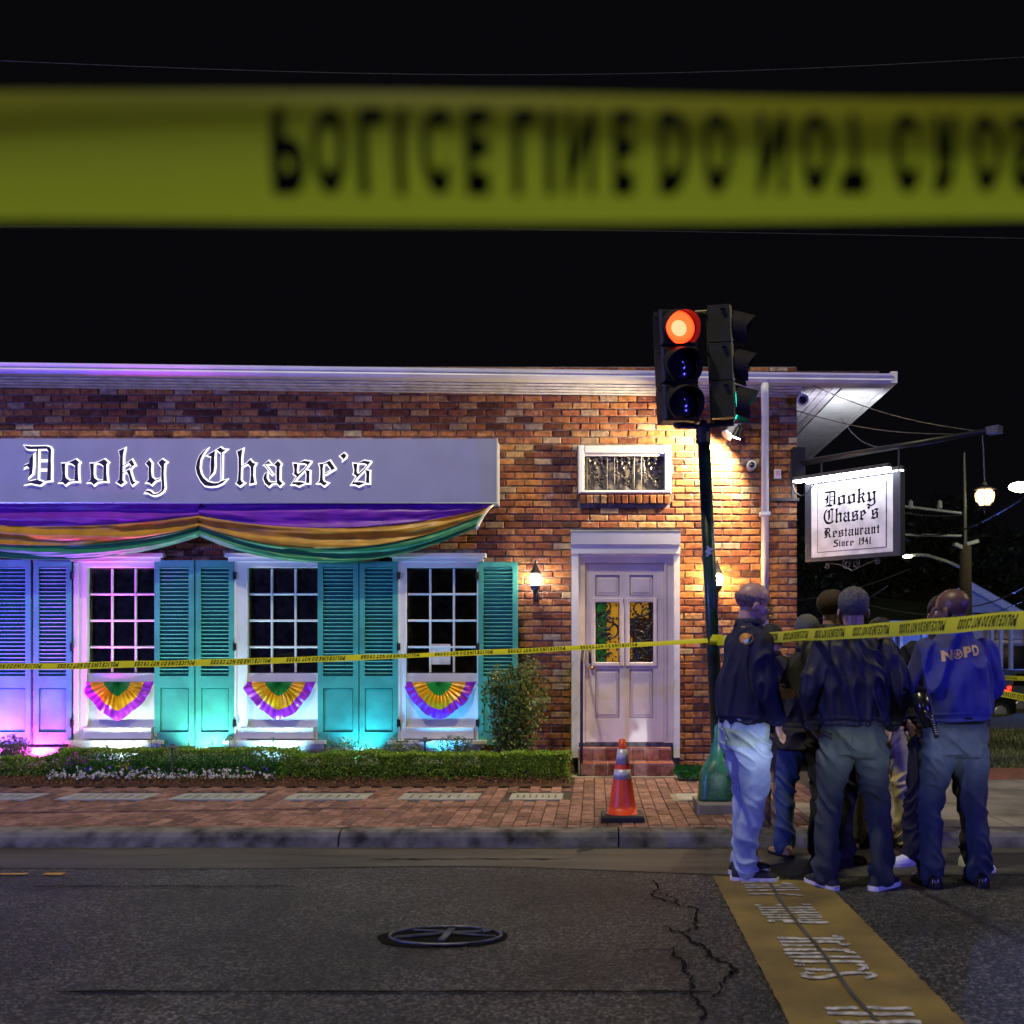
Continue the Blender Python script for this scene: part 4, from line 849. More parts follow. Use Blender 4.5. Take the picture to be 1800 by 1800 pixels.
def hstext(txt, u0, u1, vbase, xh):
    """blackletter line between u0 and u1, baseline v, x-height xh (fractions of the panel)"""
    k = xh/500.0; widths = [(GN[c_][1] if c_ != ' ' else 260)+95 for c_ in txt]; tot = sum(widths)-95; ku = (u1-u0)/tot; x = 0; q = MB()
    for c_, w_ in zip(txt, widths):
        if c_ != ' ':
            vs, fs = polymesh([inset(p, 20) for p in GN[c_][0]], lambda a, b, i: hsP(u0+(x+a)*ku, vbase-b*k, .0206+.0003*i)); q.add(vs, fs)
        x += w_
    q.build('lettering', M['print'], face)
hstext('Dooky', .175, .80, .32, .125); hstext("Chase's", .16, .825, .545, .125); hstext('Restaurant', .165, .84, .74, .085); hstext('Since 1941', .28, .74, .872, .06)
lb = thing('sign_light', 'bright white strip lamp mounted along the top of the hanging sign', 'lamp')
q = MB()
for dd, h in ((.15, -.055), (-.09, -.055)):
    vs = [hsP(u, 0, d)+Vector((0, 0, z)) for u in (-.13, 1.04) for d, z in ((dd-.035, .045), (dd+.035, .045), (dd+.02, .085), (dd-.02, .085))]
    q.add(vs, [(0, 1, 2, 3), (7, 6, 5, 4), (0, 4, 5, 1), (1, 5, 6, 2), (2, 6, 7, 3), (3, 7, 4, 0)])
q.build('lamp_channel', M['iron'], lb)
q = MB()
for dd in (.15, -.09):
    vs = [hsP(u, 0, d)+Vector((0, 0, z)) for u in (-.12, 1.03) for d, z in ((dd-.03, .022), (dd+.034, .028), (dd+.034, .044), (dd-.034, .044))]
    q.add(vs, [(0, 1, 2, 3), (7, 6, 5, 4), (0, 4, 5, 1), (1, 5, 6, 2), (2, 6, 7, 3), (3, 7, 4, 0)])
q.build('diffuser', M['tube'], lb)
q = MB()
for u in (.12, 1.05): b_ = hsP(u, 0, 0); q.tube([b_+Vector((0, 0, .0)), Vector((b_.x, b_.y, za))], .010, 6)
q.build('hanger_rod', M['black'], hs)
q = MB(); q.tube([P(1393, 850, 11.2), P(1398, 866, 11.1), P(1408, 872, 11.05), P(1420, 866, 11.05), P(1432, 850, 11.0), P(1441, 830, 10.95)], .007, 6); q.build('cable', M['black'], lb)
sc_ = MB()
def spiral(c_, r0, a0, turns, s_): return [c_+U*(r0*(1-t*.8)*math.cos(a0+s_*t*turns*6.28))+Vector((0, 0, r0*(1-t*.8)*math.sin(a0+s_*t*turns*6.28))) for t in [i/24 for i in range(25)]]
sc_.tube(spiral(hsP(.20, 1.13), .035, 1.57, 1.4, 1), .005, 5); sc_.tube(spiral(hsP(.44, 1.12), .06, 1.57, 1.5, 1), .005, 5); sc_.tube(spiral(hsP(.55, 1.12), .05, 1.57, 1.5, -1), .005, 5); sc_.tube(spiral(hsP(.80, 1.11), .035, 1.57, 1.4, -1), .005, 5)
sc_.tube([hsP(.20+.30*t, 1.09+.12*t*t) for t in [i/8 for i in range(9)]]+[hsP(.5+.3*t, 1.21-.13*t) for t in [i/6 for i in range(7)]], .005, 5)
sc_.build('scroll_ornament', M['iron'], hs)
ln = thing('hanging_lantern', 'glowing glass lantern hanging by a chain from the end of the arm', 'lamp')
LD = p1.y; lx = X(1731, LD); LZ = lambda py: Z(py, LD)
q = MB(); q.tube([(X(1727, LD), LD, LZ(765)), (X(1729, LD), LD, LZ(800)), (lx, LD, LZ(846))], .006, 6); q.build('chain', M['iron'], ln)
q = MB(); q.lathe([(.0, LZ(845)), (.012, LZ(847)), (.02, LZ(852)), (.06, LZ(856)), (.11, LZ(860)), (.095, LZ(861.5)), (0, LZ(861.6))][::-1], (lx, LD, 0), 14); q.build('cap', M['black'], ln)
q = MB(); q.lathe([(0, LZ(888)), (.05, LZ(887.5)), (.078, LZ(881)), (.088, LZ(872)), (.085, LZ(866)), (.07, LZ(861.8)), (0, LZ(861.7))], (lx, LD, 0), 18); q.build('lamp_glass', M['lantern'], ln, smooth=True)
for k in range(6):
    a = k*math.pi/3+.15; q = MB(); q.tube([(lx+r_*math.cos(a), LD+r_*math.sin(a), LZ(py)) for r_, py in ((.073, 861), (.088, 866), (.092, 873), (.081, 882), (.05, 890), (.03, 889))], .0038, 5); q.build('cage_bar', M['black'], ln)
q = MB(); q.lathe([(0, LZ(905)), (.006, LZ(903)), (.012, LZ(897)), (.02, LZ(893)), (.05, LZ(889)), (0, LZ(888.2))], (lx, LD, 0), 12); q.build('finial', M['black'], ln)
# handrail at the steps
hr = thing('handrail', 'slim black iron handrail post standing left of the door step', 'handrail')
yh = 10.92; q = MB(); q.tube([(X(1022, yh), yh, SW), (X(1022.5, yh), yh, Z(1163, yh))], .016, 8); q.build('post', M['black'], hr); q = MB(); q.obox((X(1022, yh), yh, SW+.008), .09, .09, .016); q.build('base_plate', M['black'], hr)
q = MB(); q.tube([(X(1022.5, yh), yh, Z(1165, yh)), (X(1023.5, yh), YW-.13, Z(1163, yh)+.12)], .016, 8); q.build('rail', M['black'], hr)
# ------------------------------------------------------------------ planting bed
bed = MB(); nx, ny = 90, 8; xb0, xb1 = -8.5, BED[0][1]
vs = []
for i in range(nx+1):
    for j in range(ny+1):
        x = xb0+(xb1-xb0)*i/nx; y = 10.10+(YW-.07-10.10)*j/ny; h = .02+.05*min(1, j/2)+.02*noise.noise((x*3, y*3, 0))
        if j == 0: h = .0
        if i == nx: h = 0
        vs.append((x, y, SW+h))
bed.add(vs, [(i*(ny+1)+j, (i+1)*(ny+1)+j, (i+1)*(ny+1)+j+1, i*(ny+1)+j+1) for i in range(nx) for j in range(ny)]); struct('planting_bed', bed, M['mulch'])
def leaf(mb, p, s, rnd, n=None):
    a = Vector((rnd.gauss(0, 1), rnd.gauss(0, 1), rnd.gauss(0, 1))).normalized(); b = a.cross(Vector((rnd.gauss(0, 1), rnd.gauss(0, 1), rnd.gauss(0, 1)))).normalized()
    p = Vector(p); mb.add([p-a*s, p+b*s*.5, p+a*s, p-b*s*.5], [(0, 1, 2, 3)])
chips = MB(); rnd = random.Random(3)
for i in range(5200):
    x = rnd.uniform(-6.8, xb1-.01); y = 10.06+.42*rnd.random()**1.3; leaf(chips, (x, y, SW+.03+.04*min(1, (y-10.06)*6)+rnd.uniform(0, .012)), rnd.uniform(.006, .018), rnd)
M['chip'] = leafmat('mulch_chip', [(.05, .018, .008), (.16, .06, .025), (.26, .12, .05), (.03, .012, .008)], .9)
tag(chips.build('mulch_chips', M['chip']), 'loose brown bark mulch along the front of the bed', 'mulch', kind='stuff')
z_n = lambda x: .5*math.sin(x*9)
def hedge(label, xa, xb, ya, yb, ztop, n, seed, mat_='hedge', core=True, gaps=0, name='clipped_hedge', cat='hedge', group=None):
    t = thing(name, label, cat, group); rnd = random.Random(seed); q = MB()
    for i in range(n):
        f = rnd.random(); x = rnd.uniform(xa, xb); side = rnd.random()
        zt = ztop(x) if callable(ztop) else ztop
        zt += .035*noise.noise((x*3.3, seed, 0)); wob = .05*noise.noise((x*5, 1+z_n(x), seed))
        if side < .58: y = ya+wob+abs(rnd.gauss(0, .025)); z = SW+.02+(zt-SW-.02)*rnd.random()**.8
        elif side < .9: y = rnd.uniform(ya, yb); z = zt-abs(rnd.gauss(0, .018))
        else:
            x = (xa if rnd.random() < .5 else xb)+rnd.gauss(0, .02); y = rnd.uniform(ya, yb); z = rnd.uniform(SW, zt)
        e = min(x-xa, xb-x)
        if gaps and noise.noise((x*gaps, z*6, seed)) > .42: continue
        leaf(q, (x, y, z), rnd.uniform(.009, .018), rnd)
    q.build('foliage', M[mat_], t)
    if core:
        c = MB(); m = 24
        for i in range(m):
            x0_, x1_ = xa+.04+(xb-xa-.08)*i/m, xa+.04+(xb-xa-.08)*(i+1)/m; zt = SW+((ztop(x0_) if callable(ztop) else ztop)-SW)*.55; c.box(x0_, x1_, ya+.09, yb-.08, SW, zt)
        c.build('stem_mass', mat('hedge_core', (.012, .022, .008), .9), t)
    return t
hB = 10.42
def zA(x): px = VX+x*FPX/10.35; return Z(1333 if px < 60 else max(1317, 1333-(px-60)*.27), 10.35)
hedge('low clipped hedge at the far left, its top dipping below the magenta shrub', -7.2, X(112, 10.35), 10.35, 10.62, zA, 9000, 1)
hedge('long bright green clipped hedge behind the white flowers', X(100, 10.5), X(512, 10.5), 10.52, 10.82, Z(1318, 10.5), 17000, 2)
segs = [(494, 571), (572, 668), (669, 712), (713, 778), (779, 862), (863, 934), (935, 999)]
sl = ['first squarish bush at the left corner of the front hedge', 'wide bright bush second from the left in the front hedge', 'narrow pale browned bush in the front hedge', 'dark bush near the middle of the front hedge', 'bush in front of the short round shrub, yellow at its right edge', 'dark brownish bush below the tall shrub', 'brightly lit green bush at the right end of the front hedge']
for i, (a, b) in enumerate(segs):
    D_ = 10.27 if i != 4 else 10.25
    hedge(sl[i], X(a, D_), X(b, D_), D_, 10.62, Z((1326, 1324, 1327, 1324, 1325, 1326, 1324)[i], D_), 3400 if i != 1 else 4300, 20+i, name='box_bush', cat='bush', group='bushes of the low front hedge')
# round shrubs
def shrub(label, px, py, r, D, n, seed, mat_='shrub', size=.014, zs=1.0, group=None, stems=5):
    t = thing('round_shrub', label, 'shrub', group); c = P(px, py, D); rnd = random.Random(seed); q = MB()
    for i in range(n):
        v = Vector((rnd.gauss(0, 1), rnd.gauss(0, 1), rnd.gauss(0, 1))).normalized()*(rnd.random()**.35)
        if noise.noise(v*2.4+Vector((seed, 0, 0))) > .18: continue
        leaf(q, c+Vector((v.x*r, v.y*r*.8, v.z*r*zs)), rnd.uniform(.6, 1.2)*size, rnd)
    q.build('foliage', M[mat_], t); s_ = MB()
    for i in range(stems*3):
        a = rnd.uniform(0, 6.28); e = c+Vector((math.cos(a)*r*.85, math.sin(a)*r*.6, rnd.uniform(-.1, .9)*r*zs)); b_ = Vector((c.x+rnd.uniform(-.05, .05), c.y, SW)); s_.tube([b_, b_.lerp(e, .5)+Vector((rnd.uniform(-.03, .03), 0, .02)), e], [.007, .005, .003], 5)
    s_.build('stem', M['twig'], t)
shrub('round shrub glowing magenta in front of the far left shutters', 22, 1318, .19, 10.75, 2600, 4, size=.014, zs=.9)
shrub('open round shrub with cream blossoms before the teal shutters', 612, 1322, .27, 10.95, 1500, 5, zs=.62, group='small round shrubs behind the front hedge')
shrub('open round shrub between the teal shutters and the path lamp', 706, 1321, .23, 10.95, 1300, 6, zs=.62, group='small round shrubs behind the front hedge')
shrub('dense dark round shrub under the right window', 797, 1318, .24, 10.95, 2600, 7, zs=.66, size=.012, group='small round shrubs behind the front hedge')
bl = MB(); rnd = random.Random(9)
for i in range(22):
    p = P(rnd.uniform(575, 740), rnd.uniform(1296, 1320), 10.72); 
    for k in range(4): leaf(bl, p+Vector((rnd.uniform(-.012, .012), 0, rnd.uniform(-.012, .012))), .011, rnd)
tag(bl.build('cream_blossom', leafmat('petal_cream', [(.7, .6, .45), (.8, .75, .7)])), 'cream blossoms scattered over the two open shrubs', 'blossoms', kind='stuff')
# tall airy shrub by the right shutter
ts = thing('tall_shrub', 'tall airy shrub with pale stems standing before the right end shutter', 'shrub'); rnd = random.Random(12); sm_ = MB(); lf = MB(); base = P(892, 1345, 10.8); base.z = SW
for i in range(15):
    a = -1.1+2.2*i/14+rnd.uniform(-.08, .08); H = rnd.uniform(1.0, 1.42)*(1-.2*abs(a)); top = base+Vector((a*.25+.10, rnd.uniform(-.15, .15), H)); b0 = base+Vector((rnd.uniform(-.07, .09), rnd.uniform(-.05, .05), 0))
    pts = [b0, b0.lerp(top, .35)+Vector((a*.02, 0, 0)), b0.lerp(top, .7)+Vector((a*.04, 0, 0)), top]; sm_.tube(pts, [.011, .008, .005, .002], 6)
    for k in range(330):
        t_ = .20+.82*rnd.random(); c = b0.lerp(top, t_); c += Vector((rnd.gauss(0, .055), rnd.gauss(0, .05), rnd.gauss(0, .04))); leaf(lf, c, rnd.uniform(.014, .030), rnd)
sm_.build('stem', M['twig'], ts); lf.build('foliage', M['shrub'], ts)
# flowers: white mounds, magenta, violet and yellow spikes
mounds = [(101, 1362, 14), (140, 1360, 15), (172, 1366, 13), (197, 1362, 16), (233, 1362, 16), (268, 1363, 14), (297, 1360, 13), (331, 1368, 14), (368, 1368, 16), (396, 1368, 15), (430, 1362, 16), (474, 1362, 11)]
wh = ['first white flower mound from the left end of the bed', 'white flower mound below the magenta flowers', 'small white flower mound right of the magenta flowers', 'white flower mound below the first yellow spike', 'wide white flower mound below the yellow spikes', 'compact round white flower mound left of the path lamp', 'greener flower mound at the foot of the path lamp', 'white flower mound just right of the path lamp', 'loose white flower mound below the white lit shutters', 'white flower mound with blossoms spilling onto the mulch', 'broad white flower mound near the right end of the long hedge', 'blue green flower mound beside the corner bush']
for i, (px, py, r) in enumerate(mounds):
    t = thing('flower_mound', wh[i], 'flowers', 'white flower mounds along the bed'); D_ = 10.22; c = P(px, py, D_); rr = 1.45*r*D_/FPX; rnd = random.Random(50+i); q, g2 = MB(), MB()
    c.z = SW+.07
    for k in range(26):
        v = Vector((rnd.gauss(0, .5)*rr, rnd.gauss(0, .3)*rr, abs(rnd.gauss(0, .4))*rr*.8)); ctr = c+v
        if i in (6, 11) and rnd.random() < .5: continue
        for m in range(7): leaf(q, ctr+Vector((rnd.uniform(-.011, .011), rnd.uniform(-.006, .006), rnd.uniform(-.011, .011))), .0105, rnd)
    for k in range(170): leaf(g2, c+Vector((rnd.gauss(0, .5)*rr, .02+rnd.gauss(0, .3)*rr, rnd.gauss(-.1, .35)*rr*.9)), .010, rnd)
    q.build('blossom', M['petal_white'], t); g2.build('leaf_clump', M['bedgreen'], t)
def spike(px, py, h, mname, label, grp, D_=10.38, n=40, wd=.02):
    t = thing('flower_spike', label, 'flower', grp); rnd = random.Random(int(px*7+py)); top = P(px, py, D_); q, s_ = MB(), MB(); s_.tube([(top.x, D_, SW+.03), (top.x+.005, D_, top.z-.02), top], [.004, .003, .002], 5)
    for k in range(n): t_ = rnd.random(); leaf(q, top+Vector((rnd.gauss(0, wd)*(.4+t_), rnd.gauss(0, .012), -t_*h)), .009, rnd)
    g2 = MB()
    for k in range(24): leaf(g2, (top.x+rnd.gauss(0, .03), D_+rnd.gauss(0, .02), rnd.uniform(SW+.03, max(SW+.06, top.z-h))), .013, rnd)
    q.build('blossom', M[mname], t); s_.build('stem', M['bedgreen'], t); g2.build('leaf_clump', M['bedgreen'], t)
for px, py, h, lb_ in ((122, 1328, .10, 'tallest left magenta flower spike'), (133, 1322, .12, 'magenta flower spike rising to the hedge top'), (118, 1340, .06, 'low magenta flower spike at the left of its clump'), (148, 1330, .07, 'magenta flower spike at the right of its clump'), (95, 1341, .03, 'lone magenta flower left of the clump')): spike(px, py, h, 'petal_pink', lb_, 'magenta flower spikes')
for px, py, h, lb_ in ((187, 1309, .05, 'yellow flower spike standing above the hedge below the left window'), (250, 1312, .05, 'yellow flower spike above the hedge under the window corner'), (275, 1290, .09, 'tall yellow green flower spike left of the path lamp'), (265, 1295, .07, 'greenish flower spike beside the tall yellow one'), (211, 1339, .05, 'low yellow flower spike inside the bed'), (222, 1342, .06, 'second low yellow flower spike inside the bed'), (331, 1298, .08, 'yellow green flower spike before the white lit shutters'), (372, 1302, .07, 'yellow flower spike below the shutter gap'), (403, 1294, .08, 'yellow flower spike left of the middle window sill'), (412, 1299, .07, 'brightest yellow flower spike near the middle window sill'), (480, 1296, .07, 'green flower spike in front of the middle window sill')):
    spike(px, py, h, 'petal_yellow' if px < 450 else 'bedgreen', lb_, 'yellow flower spikes', D_=10.38 if py > 1335 else 10.86)
vi = MB(); rnd = random.Random(77)
for px, py in ((112, 1356), (150, 1352), (160, 1350), (158, 1354), (193, 1349), (215, 1350), (228, 1349), (249, 1353), (256, 1352), (340, 1358), (430, 1350), (433, 1351), (452, 1358), (463, 1349), (457, 1358), (470, 1352)):
    p = P(px, py, 10.30)
    for k in range(9): leaf(vi, p+Vector((rnd.uniform(-.014, .014), rnd.uniform(-.01, .01), rnd.uniform(-.012, .012))), .010, rnd)
tag(vi.build('violets', M['petal_violet']), 'small violet blossoms dotted between the white mounds and the hedge', 'violets', kind='stuff')
bg2 = MB()
for i in range(5200): leaf(bg2, P(rnd.uniform(80, 500), rnd.uniform(1328, 1362), rnd.uniform(10.34, 10.5)), rnd.uniform(.008, .016), rnd)
tag(bg2.build('bed_foliage', M['bedgreen']), 'leafy flower bed foliage in front of the long hedge', 'foliage', kind='stuff')
gc = thing('grass_clump', 'small strappy grass clump between the door and the signal base', 'plant'); q = MB()
for i in range(320):
    b_ = Vector((X(rnd.uniform(1196, 1246), 10.85), rnd.uniform(10.6, 11.2), SW)); a = rnd.uniform(0, 6.28); L = rnd.uniform(.05, .15); d = Vector((math.cos(a), math.sin(a), 0)); s_ = Vector((-d.y, d.x, 0))*.004
    q.add([b_-s_, b_+s_, b_+d*L*.5+Vector((0, 0, L*.7)), b_+d*L+Vector((0, 0, L*.55))], [(0, 1, 2), (0, 2, 3)])
q.build('blade', M['bedgreen'], gc); q = MB(); q.box(X(1190, 10.9), X(1262, 10.9), 10.62, 11.3, .05, SW+.01); q.build('soil', M['mulch'], gc)
def pathlamp(px, pyt, pyb, D_, label):
    t = thing('path_lamp', label, 'lamp', 'unlit garden path lamps'); x = X(px, D_); q = MB(); q.lathe([(.075, Z(pyt+7, D_)), (.073, Z(pyt+6, D_)), (.03, Z(pyt+3.2, D_)), (.022, Z(pyt+2.4, D_)), (.02, Z(pyt, D_)), (0, Z(pyt, D_))], (x, D_, 0), 18); q.build('hat', M['iron'], t)
    q = MB(); q.tube([(x, D_, SW), (x, D_, Z(pyt+12, D_)), (x, D_, Z(pyt+6, D_))], [.009, .009, .018], 8); q.build('post', M['iron'], t)
pathlamp(303, 1307, 1355, 10.3, 'black mushroom path lamp standing in front of the long hedge'); pathlamp(747, 1296, 1330, 10.7, 'black mushroom path lamp behind the front hedge beside the right window')

# ------------------------------------------------------------------ traffic signal
ts = thing('traffic_signal', 'dark green signal pole with two black heads, the left one showing red', 'traffic signal')
PD = 8.59; pb = P(1264, 1345, PD); pt = P(1236, 752, PD); pt.y = PD; pb.y = PD
MB().tube([pb-Vector((0, 0, .1)), pt], [.057, .052], 20).build('pole', M['pole'], ts, smooth=True)
q = MB(); q.tube([pt-Vector((0, 0, .13)), pt-Vector((0, 0, .0))], .062, 16); q.tube([pt, pt+Vector((0, 0, .06))], .03, 12); q.build('pole_cap', M['signal'], ts)
bx = X(1257, PD); q = MB(); zz0, zz1 = .12+.10, Z(1340, PD)
pr = [(.158, 0), (.158, .02), (.155, .10), (.150, .21), (.135, .255), (.10, .315), (.068, .36), (.060, .46), (.066, .62), (.060, .64)]
vs = []; n = 28
for r_, h in pr:
    for k in range(n):
        t = 2*math.pi*k/n; c_, s_ = math.cos(t), math.sin(t); e = .55; f_ = lambda v: math.copysign(abs(v)**e, v); fl_ = 1 if h < .30 else 0
        cx_, sy_ = (f_(c_)*.92, f_(s_)*.92) if fl_ else (c_, s_); xo = (bx-.0)*(1-h/.64)+(pb.x)*(h/.64); vs.append((xo+cx_*r_, PD+sy_*r_, .215+h))
q.add(vs, [(i*n+k, i*n+(k+1) % n, (i+1)*n+(k+1) % n, (i+1)*n+k) for i in range(len(pr)-1) for k in range(n)]+[tuple(range(n))[::-1]])
q.build('bell_base', M['bell'], ts, smooth=True)
q = MB(); q.chbox(X(1222, PD), X(1290, PD)+.03, PD-.2, PD+.22, .10, .214, .02); q.build('concrete_plinth', M['concrete'], ts)
sc2 = MB(); rnd = random.Random(2)
for k in range(34):
    a = rnd.uniform(-.14, .12); h = rnd.uniform(.24, .5); sc2.obox((bx+a, PD-.166+.0*h-(.0 if h < .42 else -.03), h), rnd.uniform(.004, .02), .004, .0025, Matrix.Rotation(rnd.uniform(-1, 1), 3, 'Y'))
sc2.build('paint_chip', M['plaque'], ts)
def head(cx, cyb, cyt, D_, yaw, lit, lensm, nm):
    """three section head; local +(-y) is the face, yawed"""
    zb_, zt_ = Z(cyb, D_), Z(cyt, D_); H = zt_-zb_; c0 = Vector((X(cx, D_), D_, zb_)); m = Matrix.Rotation(yaw, 3, 'Z')@Matrix.Identity(3); tl = Matrix.Rotation(R(-2.6), 3, 'Y'); m = tl@m
    T = lambda v: c0+m@Vector(v)
    e = bpy.data.objects.new('signal_head', None); col.objects.link(e); e.parent = ts
    for i in range(3):
        z0 = H*i/3; q = MB(); vs = []
        w_, dp_ = .156, .10
        q.chbox(-w_, w_, -dp_, dp_, z0+.004, z0+H/3-.004, .02); q.v = [tuple(T(v)) for v in q.v]; q.build('housing', M['signal'], e)
        zc = z0+H/6; lens = MB(); lens.lathe([(0, .03), (.06, .024), (.11, .012), (.135, 0)], (0, 0, 0), 24, axis=(0, -1, 0)); lens.v = [tuple(T((v[0], v[1]-dp_-.002, v[2]+zc))) for v in lens.v]
        on = (i == lit); lo_ = lens.build('lens', lensm if on else M['lens_off'], e, smooth=True)
        if on and lensm is M['red']:
            co_ = MB(); co_.lathe([(0, .034), (.06, .028), (.112, .015)], (0, 0, 0), 24, axis=(0, -1, 0)); co_.v = [tuple(T((v[0], v[1]-dp_-.003, v[2]+zc))) for v in co_.v]; co_.build('lamp_core', emitter('red_mid', (1, .030, .006), 8), lo_, smooth=True)
            co_ = MB(); co_.lathe([(0, .037), (.04, .033), (.066, .030)], (0, 0, 0), 24, axis=(0, -1, 0)); co_.v = [tuple(T((v[0]-.01, v[1]-dp_-.004, v[2]+zc-.02))) for v in co_.v]; co_.build('lamp_core', M['redcore'], lo_, smooth=True)
        vz = MB(); nn = 26; a0, a1 = R(-55), R(235); L = .20; vs = []
        for k in range(nn+1):
            a = a0+(a1-a0)*k/nn; lip = L*(.55+.45*max(0, math.sin(a)))
            for rr_, yy_ in ((.148, 0), (.152, -lip), (.146, -lip), (.142, 0)): vs.append(T((rr_*math.cos(a), -dp_+yy_-.001, zc+rr_*math.sin(a)+yy_*.34)))
        vz.add(vs, [(4*k+j, 4*k+(j+1) % 4, 4*k+4+(j+1) % 4, 4*k+4+j) for k in range(nn) for j in range(4)]+[(0, 1, 2, 3), (4*nn+3, 4*nn+2, 4*nn+1, 4*nn)])
        vz.build('visor', M['visor'], e, smooth=False)
        bo = MB(); bo.obox(T((-w_-.012, -.02, z0+H/3-.03)), .03, .04, .03); bo.obox(T((w_+.012, -.02, z0+H/3-.03)), .03, .04, .03); bo.build('latch', M['signal'], e)
    return e
head(1193.5, 744, 549, 8.45, R(14), 2, M['red'], 'a')
head(1272, 742, 545, 8.55, R(86), 0, M['green_on'], 'b')
q = MB(); q.tube([P(1190, 749, 8.5), P(1237, 750, PD), P(1290, 744, 8.55)], .022, 8); q.tube([P(1190, 743, 8.5), P(1190, 751, 8.5)], .03, 8); q.build('lower_bracket', M['signal'], ts)
q = MB(); q.tube([P(1215, 549, 8.5), P(1256, 547, 8.58)], .014, 8); q.build('upper_bracket', mat('bracket_zinc', (.45, .38, .2), .5), ts)
stk = MB(); rnd = random.Random(4); cc = P(1244, 970, PD); 
for k in range(9):
    a = k*2.4; r_ = .012+.004*k; stk.lathe([(0, 0), (.013, .0), (.0, .001)], (cc.x+r_*math.cos(a)*.6, PD-.0575, cc.z+r_*math.sin(a)), 6, axis=(0, -1, 0))
stk.build('sticker', mat('sticker_pale', (.35, .4, .55), .5), ts)

# ------------------------------------------------------------------ traffic cone
cn = thing('traffic_cone', 'orange traffic cone with two reflective collars on a black base', 'traffic cone'); CD = 8.15; cxn = X(1094, CD); z0 = SW+.005; hC = Z(1299, CD)-z0
q = MB(); q.chbox(cxn-.165, cxn+.165, -.165, .165, 0, .05, .012); 
bs_ = MB(); rb = lambda a, b: None
pts = [(-.17, -.16), (.17, -.16), (.17, .16), (-.17, .16)]
vs = [(cxn+x*s, CD+y*s, z0+z) for s, z in ((1, 0), (1, .03), (.94, .045)) for x, y in pts]; bs_.add(vs, [(3, 2, 1, 0)]+[(i*4+k, i*4+(k+1) % 4, (i+1)*4+(k+1) % 4, (i+1)*4+k) for i in range(2) for k in range(4)]+[(8, 9, 10, 11)]); bs_.build('cone_base', M['rubber'], cn)
rr_ = lambda t: .118*(1-t)+.024*t
def cseg(nm, t0, t1, m_, dr=0): q = MB(); q.lathe([(rr_(t0)+dr, z0+.04+(hC-.04)*t0), (rr_(t1)+dr, z0+.04+(hC-.04)*t1)], (cxn, CD, 0), 32); q.build(nm, m_, cn, smooth=True)
q = MB(); q.lathe([(.13, z0+.043), (.118, z0+.05)]+[(rr_(i/8), z0+.04+(hC-.04)*i/8) for i in range(9)]+[(.016, z0+hC), (.016, z0+hC-.03), (0, z0+hC-.03)], (cxn, CD, 0), 32); q.build('cone_body', M['cone'], cn, smooth=True)
cseg('collar', .47, .60, M['reflect'], .0015); cseg('collar', .67, .87, M['reflect'], .0015)

# ------------------------------------------------------------------ police tape
def fontmesh(ch, cache={}):
    if ch not in cache:
        cu = bpy.data.curves.new('glyph', 'FONT'); cu.body = ch; cu.offset = .048; cu.resolution_u = 4; ob = bpy.data.objects.new('glyph', cu); col.objects.link(ob)
        bpy.context.view_layer.update(); me = ob.to_mesh(); v = np.array([tuple(p.co)[:2] for p in me.vertices]); f = [tuple(p.vertices) for p in me.polygons]; ob.to_mesh_clear(); bpy.data.objects.remove(ob); bpy.data.curves.remove(cu)
        lo, hi = v.min(0), v.max(0); cache[ch] = ((v-lo)/(hi-lo), f)
        cache[ch] = densify(*cache[ch])
    return cache[ch]
def densify(v, f):
    bm = bmesh.new(); vv = [bm.verts.new((a[0], a[1], 0)) for a in v]
    for fc in f:
        try: bm.faces.new([vv[i] for i in fc])
        except ValueError: pass
    bmesh.ops.triangulate(bm, faces=bm.faces)
    for _ in range(3): bmesh.ops.subdivide_edges(bm, edges=[e for e in bm.edges if e.calc_length() > .22], cuts=1); bmesh.ops.triangulate(bm, faces=bm.faces)
    bm.verts.index_update(); r = np.array([tuple(a.co)[:2] for a in bm.verts]), [tuple(a.index for a in b.verts) for b in bm.faces]; bm.free(); return r
TT = [('P', 0, 60), ('O', 70, 130), ('L', 150, 195), ('I', 215, 232), ('C', 260, 310), ('E', 337, 380), ('L', 420, 462), ('I', 478, 495), ('N', 515, 566), ('E', 598, 637), ('D', 680, 734), ('O', 758, 812), ('N', 860, 912), ('O', 937, 992), ('T', 1010, 1060), ('C', 1105, 1155), ('R', 1185, 1232), ('O', 1255, 1310), ('S', 1330, 1378), ('S', 1398, 1446)]
def tape_text(place, length, rot180=False, vflip=False, start=.1, period=.585, k=.42/1300, size=(.17, .83), spacing=1):
    """text verts mapped through place(s, v): s metres along, v 0..1 across"""
    q = MB(); s0 = start
    while s0 < length:
        for ch, a, b in TT:
            v, f = fontmesh(ch); pts = []
            for (x_, y_) in v:
                u = (a+(b-a)*x_)*k; t = size[0]+(size[1]-size[0])*y_
                if rot180: u = .47-u; t = 1-t
                if vflip: t = 1-t
                pts.append(place(s0+u, t))
            if s0 < length: q.add(pts, f)
        s0 += period
    return q
W_ = .076
